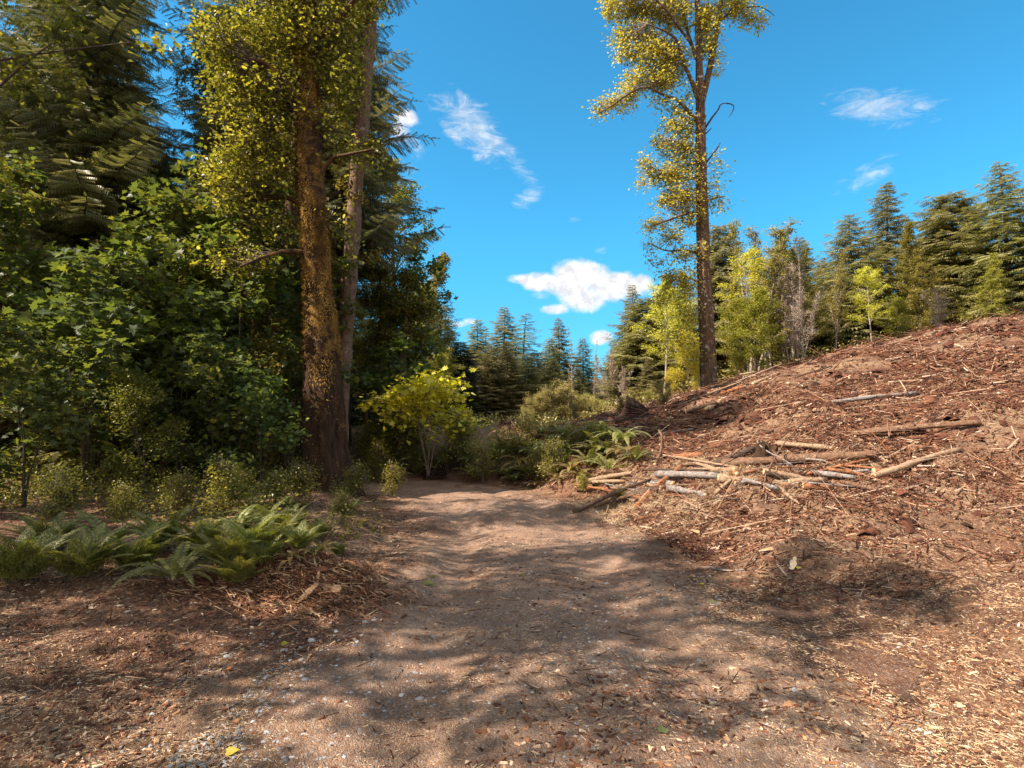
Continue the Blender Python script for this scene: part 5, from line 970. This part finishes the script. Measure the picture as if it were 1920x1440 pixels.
# ---------------------------------------------------------------- ferns
def grow_fern(seed, n, L, pin, w_, arch=.9, lacy=False):
    r = np.random.default_rng(seed); m = MB(); sm_ = MB()
    for k in range(n):
        a = k*2.4+r.uniform(-.3, .3); l = L*r.uniform(.65, 1.1); e = r.uniform(.85, 1.45); t = np.linspace(0, 1, 14)
        ang = e - arch*1.6*t; dx = np.cumsum(np.cos(ang))/14*l; dz = np.cumsum(np.sin(ang))/14*l
        pts = np.stack([dx*math.cos(a), dx*math.sin(a), dz], -1)+[0, 0, .02]; sticks(sm_, pts[:-1], pts[1:], .004, .003)
        s = np.linspace(.12, .99, pin); q = np.stack([np.interp(s, t, pts[:, i_]) for i_ in range(3)], -1)
        dirp = norm(np.gradient(q, axis=0)); side = norm(np.cross(dirp, [0, 0, 1.])); upn = np.cross(side, dirp)
        ln = w_*l*np.sin(PI*np.clip(s*.92+.06, 0, 1))**.7*(1.1-.5*s) if not lacy else w_*l*(1.08-s)
        for sg in (1, -1):
            u = side*sg + dirp*.35 + r.normal(0, .08, q.shape) - np.array([0, 0, .12])
            if lacy:
                for j in range(6):
                    ff = (j+.5)/6; bq = q + norm(u)*(ln*ff)[:, None]
                    for s2 in (1, -1):
                        u2 = dirp*s2+norm(u)*.5+r.normal(0, .15, q.shape); m.add(*inst(LEAF[0]*[1, .55, 1], LEAF[1], bq, frames(u2, upn), ln*.34*(1.1-ff)+.01, r.random(len(q))))
            else: m.add(*inst(LEAF[0]*[1, 1, 1], LEAF[1], q, frames(u, upn), np.stack([ln, np.full(len(ln), l*.055), ln*.5], -1), np.clip(r.random(len(q))*.6+.4*r.random(), 0, 1)))
    return sm_, m
for k, a in {'sword': ((31, 24, .85, 30, .13), 'fern'), 'sword_b': ((32, 18, .95, 30, .12, 1.1), 'fern'), 'sword_dry': ((33, 20, .8, 28, .13, 1.2), 'fern_dry'), 'sword_pale': ((34, 11, .8, 26, .14, .8), 'fern_pale')}.items():
    sb, fb = grow_fern(*a[0]); PROTO[k] = (sb.mesh('stalks', M['twig']), fb.mesh('fronds', M[a[1]])); HEIGHT[k] = .8
sb, fb = grow_fern(35, 20, .75, 20, .36, .55, True); PROTO['bracken'] = (sb.mesh('stalks', M['twig']), fb.mesh('fronds', M['fern'])); HEIGHT['bracken'] = .8
def fern(k, px, py, s, lab, group, name='fern'):
    p = G(px, py); sb, fb = PROTO[k]; root = thing(name, lab, 'fern', tuple(p), group); s *= 1.2 if 'right' in group else .85; root.scale = (s, s, s); root.rotation_euler = (0, 0, px*.37)
    ob('fronds', fb, root); ob('stalks', sb, root)
FL = 'ferns of the bed on the left verge'
for a in [('bracken', 448, 1100, .6, 'lacy fern drooping at the lowest left of the bed'), ('bracken', 495, 1062, .6, 'lacy fern at the front of the left bed'), ('sword_dry', 545, 1058, .45, 'pale drying fern at the front right of the bed'), ('bracken', 590, 1018, .6, 'lacy fern under the left root of the mossy trunk'), ('sword_dry', 470, 1010, .7, 'yellowed fern at the back of the left bed'), ('bracken', 250, 1075, .9, 'lacy fern left of the bed'), ('bracken', 150, 1090, .9, 'lacy fern further left of the bed'), ('sword_dry', 390, 1010, .8, 'yellowed fern at the left back of the bed'), ('sword', 660, 960, .5, 'small fern at the right root of the mossy trunk'), ('bracken', 40, 1100, 1.0, 'lacy fern at the left picture edge'),
          ('bracken', 470, 1045, .8, 'lacy fern in the middle of the left bed'), ('bracken', 430, 1075, .75, 'lacy fern hanging at the near left edge of the bed'), ('bracken', 520, 1025, .75, 'lacy fern behind the middle of the left bed'), ('bracken', 560, 1035, .5, 'small lacy fern at the right of the left bed'), ('sword', 440, 1010, .8, 'arching fern at the back of the left bed'), ('sword_dry', 600, 1042, .4, 'yellowing fern above the shredded heap'),
          ('sword', 500, 990, .8, 'arching fern below the dark bushes'), ('bracken', 635, 1042, .32, 'tiny fern at the right end of the bed'), ('bracken', 380, 1050, .9, 'lacy fern beyond the left edge of the bed'), ('bracken', 300, 1030, .9, 'lacy fern at the far left verge'), ('sword', 200, 1040, .9, 'arching fern at the far left verge'), ('bracken', 90, 1040, .9, 'lacy fern at the left end of the verge'), ('sword_b', 330, 1100, .8, 'arching fern nearest at the far left'), ('bracken', 540, 1000, .7, 'lacy fern beside the dark bush root'), ('sword_dry', 680, 985, .35, 'small drying fern on the reddish litter')]: fern(*a, FL)
FR = 'ferns of the right bank'
_r = np.random.default_rng(321)
for a in [('sword', 918, 868, .8, 'green fern squeezed behind the dark arching one'), ('sword_b', 968, 842, .8, 'fern on the skyline of the bank at its left'), ('sword', 990, 895, .7, 'full green fern low on the bank'), ('sword', 1028, 868, .9, 'fresh green fern in the thick of the bank'), ('sword_b', 1060, 872, .8, 'arching fern beside the reddish stump'), ('sword_dry', 1088, 900, .6, 'brown tipped fern low before the bank ferns'), ('sword', 1120, 858, .9, 'green fern behind the shining one'),
          ('sword_b', 1150, 862, .8, 'shaded fern right behind the shining one'), ('sword', 1062, 828, .8, 'fern on top of the middle of the bank'), ('sword_dry', 1175, 858, .6, 'browning fern left of the curved root'), ('sword', 948, 895, .6, 'small green fern at the bank foot left'), ('sword_b', 885, 870, .9, 'wide fern where the bank meets the bend'), ('sword_dry', 1045, 905, .5, 'golden small fern at the foot of the middle bank'), ('sword_b', 905, 880, .8, 'dark arching fern at the left of the bank'), ('sword_pale', 892, 900, .8, 'pale silvery fern at the left foot of the bank'), ('sword', 950, 862, .9, 'green fern high on the left of the bank'), ('sword_dry', 975, 880, .9, 'browning fern in the left half of the bank'), ('sword', 1000, 862, .9, 'green fern above the browning one'), ('sword_dry', 1020, 890, .8, 'golden fern in the middle of the bank'), ('sword_b', 1045, 850, .9, 'broad fern in the middle of the bank'), ('sword_b', 1085, 835, .9, 'fern on the upper middle of the bank'),
          ('sword_b', 1135, 832, 1.0, 'large shaded fern at the upper right of the bank'), ('sword_b', 1165, 836, .9, 'large fern right end of the bank top'), ('sword_pale', 1142, 890, .75, 'light green fern shining in front of the bank'), ('sword_dry', 1070, 890, .7, 'yellowish fern right of the middle bushes'), ('sword', 1105, 880, .7, 'green fern left of the shining one'), ('sword', 1190, 870, .6, 'drooping fern beside the curved root'), ('sword_b', 1015, 818, .8, 'fern at the crest of the bank'), ('sword_dry', 1100, 810, .7, 'dry fern near the crest'),
          ('sword_b', 930, 850, .8, 'fern at the top left corner of the bank'), ('sword', 965, 905, .5, 'low fern at the foot of the bank'), ('sword_dry', 1005, 915, .4, 'small dry fern at the foot of the bank'), ('sword', 840, 880, .9, 'fern right of the yellow maple foot'), ('sword_b', 780, 890, .9, 'fern under the yellow maple'), ('sword_dry', 815, 885, .9, 'drying fern under the yellow maple'), ('sword', 740, 905, .7, 'fern at the left of the bend')]: fern(*a, FR)
# low ground cover on both verges
def cover(n, f, mat, name, label, seed, ls, zr):
    r = np.random.default_rng(seed); x, y = f(n, r); n = len(x); p = np.stack([x, y, H(x, y)+zr*r.random(n)**1.5], -1); m = MB(); leaf_cloud(m, p, ls, LEAF, r, droop=-.2); tag(ob(name, m.mesh(name, M[mat])), label, 'ground cover', kind='stuff')
def leftv(n, r):
    y = r.uniform(7.5**.5, 26**.5, n)**2; x = r.uniform(-1.0, -.1, n)*y; sd, hw = road_sd(x, y); k = (-sd-hw > .6+.5*fbm(x, y, 2, 3)) & (fbm(x*.8, y*.8, 3, 71) > -.15); return x[k], y[k]
def bankv(n, r):
    y = r.uniform(11, 30, n); x = r.uniform(-.6, .20, n)*y; sd, hw = road_sd(x, y); k = (sd-hw > .25) & (fbm(x*.9, y*.9, 3, 72) > -.1+.9*sm(x, 1.5, 4.5)); return x[k], y[k]
cover(90000, leftv, 'leaf_green', 'ground_cover', 'small leaved plants covering the left forest floor', 81, .05, .4)
cover(26000, bankv, 'leaf_green', 'ground_cover', 'small leaved plants covering the fern bank', 82, .045, .3)
def farv(n, r):
    y = r.uniform(22, 60, n); x = r.uniform(-.2, .9, n)*y; sd, hw = road_sd(x, y); k = (H(x, y) < 40) & ((y > 27) | (x < 2)); return x[k], y[k]
cover(50000, farv, 'leaf_pale', 'ground_cover', 'pale weeds covering the ground behind the crest', 83, .12, .7)

# ---------------------------------------------------------------- the black stump and clods
def stump(label, px, py, w_, h_, mat, seed, name='stump', cat='stump'):
    r = np.random.default_rng(seed); p = G(px, py); ns, nr = 26, 9; V = []
    for j in range(nr):
        f = j/(nr-1); rr = w_*.5*(1.25-.55*f)*(1+.5*math.exp(-f*6))
        for k in range(ns):
            a = k/ns*2*PI; q = rr*(1+.22*float(vn([a*2.2+seed], [f*3.1])[0])+.14*math.sin(a*5+seed)+.08*r.normal()); top = h_*(f*(.8+.2*float(vn([a*1.7+seed*2], [.5])[0])+.2*math.cos(a-2)))
            V.append((q*math.cos(a), q*math.sin(a), top-.05))
    V.append((0, 0, h_*.45)); m = MB(); k = np.arange(ns); k2 = (k+1) % ns
    m.add(np.array(V), np.vstack([np.stack([j*ns+k, j*ns+k2, (j+1)*ns+k2, (j+1)*ns+k], -1) for j in range(nr-1)])); b = m.n
    m.f.append(np.stack([(nr-1)*ns+k, (nr-1)*ns+k2, np.full(ns, nr*ns)], -1)); m.r.append(np.full(ns, .5)); m.m.append(np.zeros(ns, int))
    root = thing(name, label, cat, tuple(p)); part('wood', m, M[mat], root, (0, 0, 0))
    for k in range(7):
        rt = MB()
        a = r.uniform(0, 2*PI); q0 = np.array([math.cos(a), math.sin(a), .3*h_/w_])*w_*.5; d = np.array([math.cos(a), math.sin(a), r.uniform(-.3, .45)])
        add_tube(rt, [q0*.7, q0+d*.12*w_, q0+d*.4*w_*r.uniform(.5, 1.2)+r.normal(0, .04, 3)], [w_*.05, w_*.035, w_*.012], 6, .1, 0, 0, r)
        part('root', rt, M[mat], root, (0, 0, 0))
stump('charred black stump with a jagged top on the crest', 1190, 786, .72, .72, 'stump', 3)
stump('low dark stump half buried left of the crest poles', 1090, 806, .4, .22, 'stump', 5)
stump('reddish rotten stump in the middle of the fern bank', 1085, 872, .5, .3, 'log_red', 6)
stump('moss covered stump with hanging moss on the right slope', 1440, 866, .42, .42, 'moss_bark', 7)
stump('straw covered clump at the right end of the log pile', 1440, 962, .55, .22, 'log_brown', 8)
stump('earth clod with roots left of the clearing', 1180, 846, .3, .2, 'dirtclod', 9, 'root_clod', 'root clod')
stump('brown root clod at the left foot of the crest', 1230, 812, .4, .2, 'dirtclod', 10, 'root_clod', 'root clod')
stump('dark bark stump at the left of the bend under the bushes', 820, 892, .45, .4, 'stump', 12)
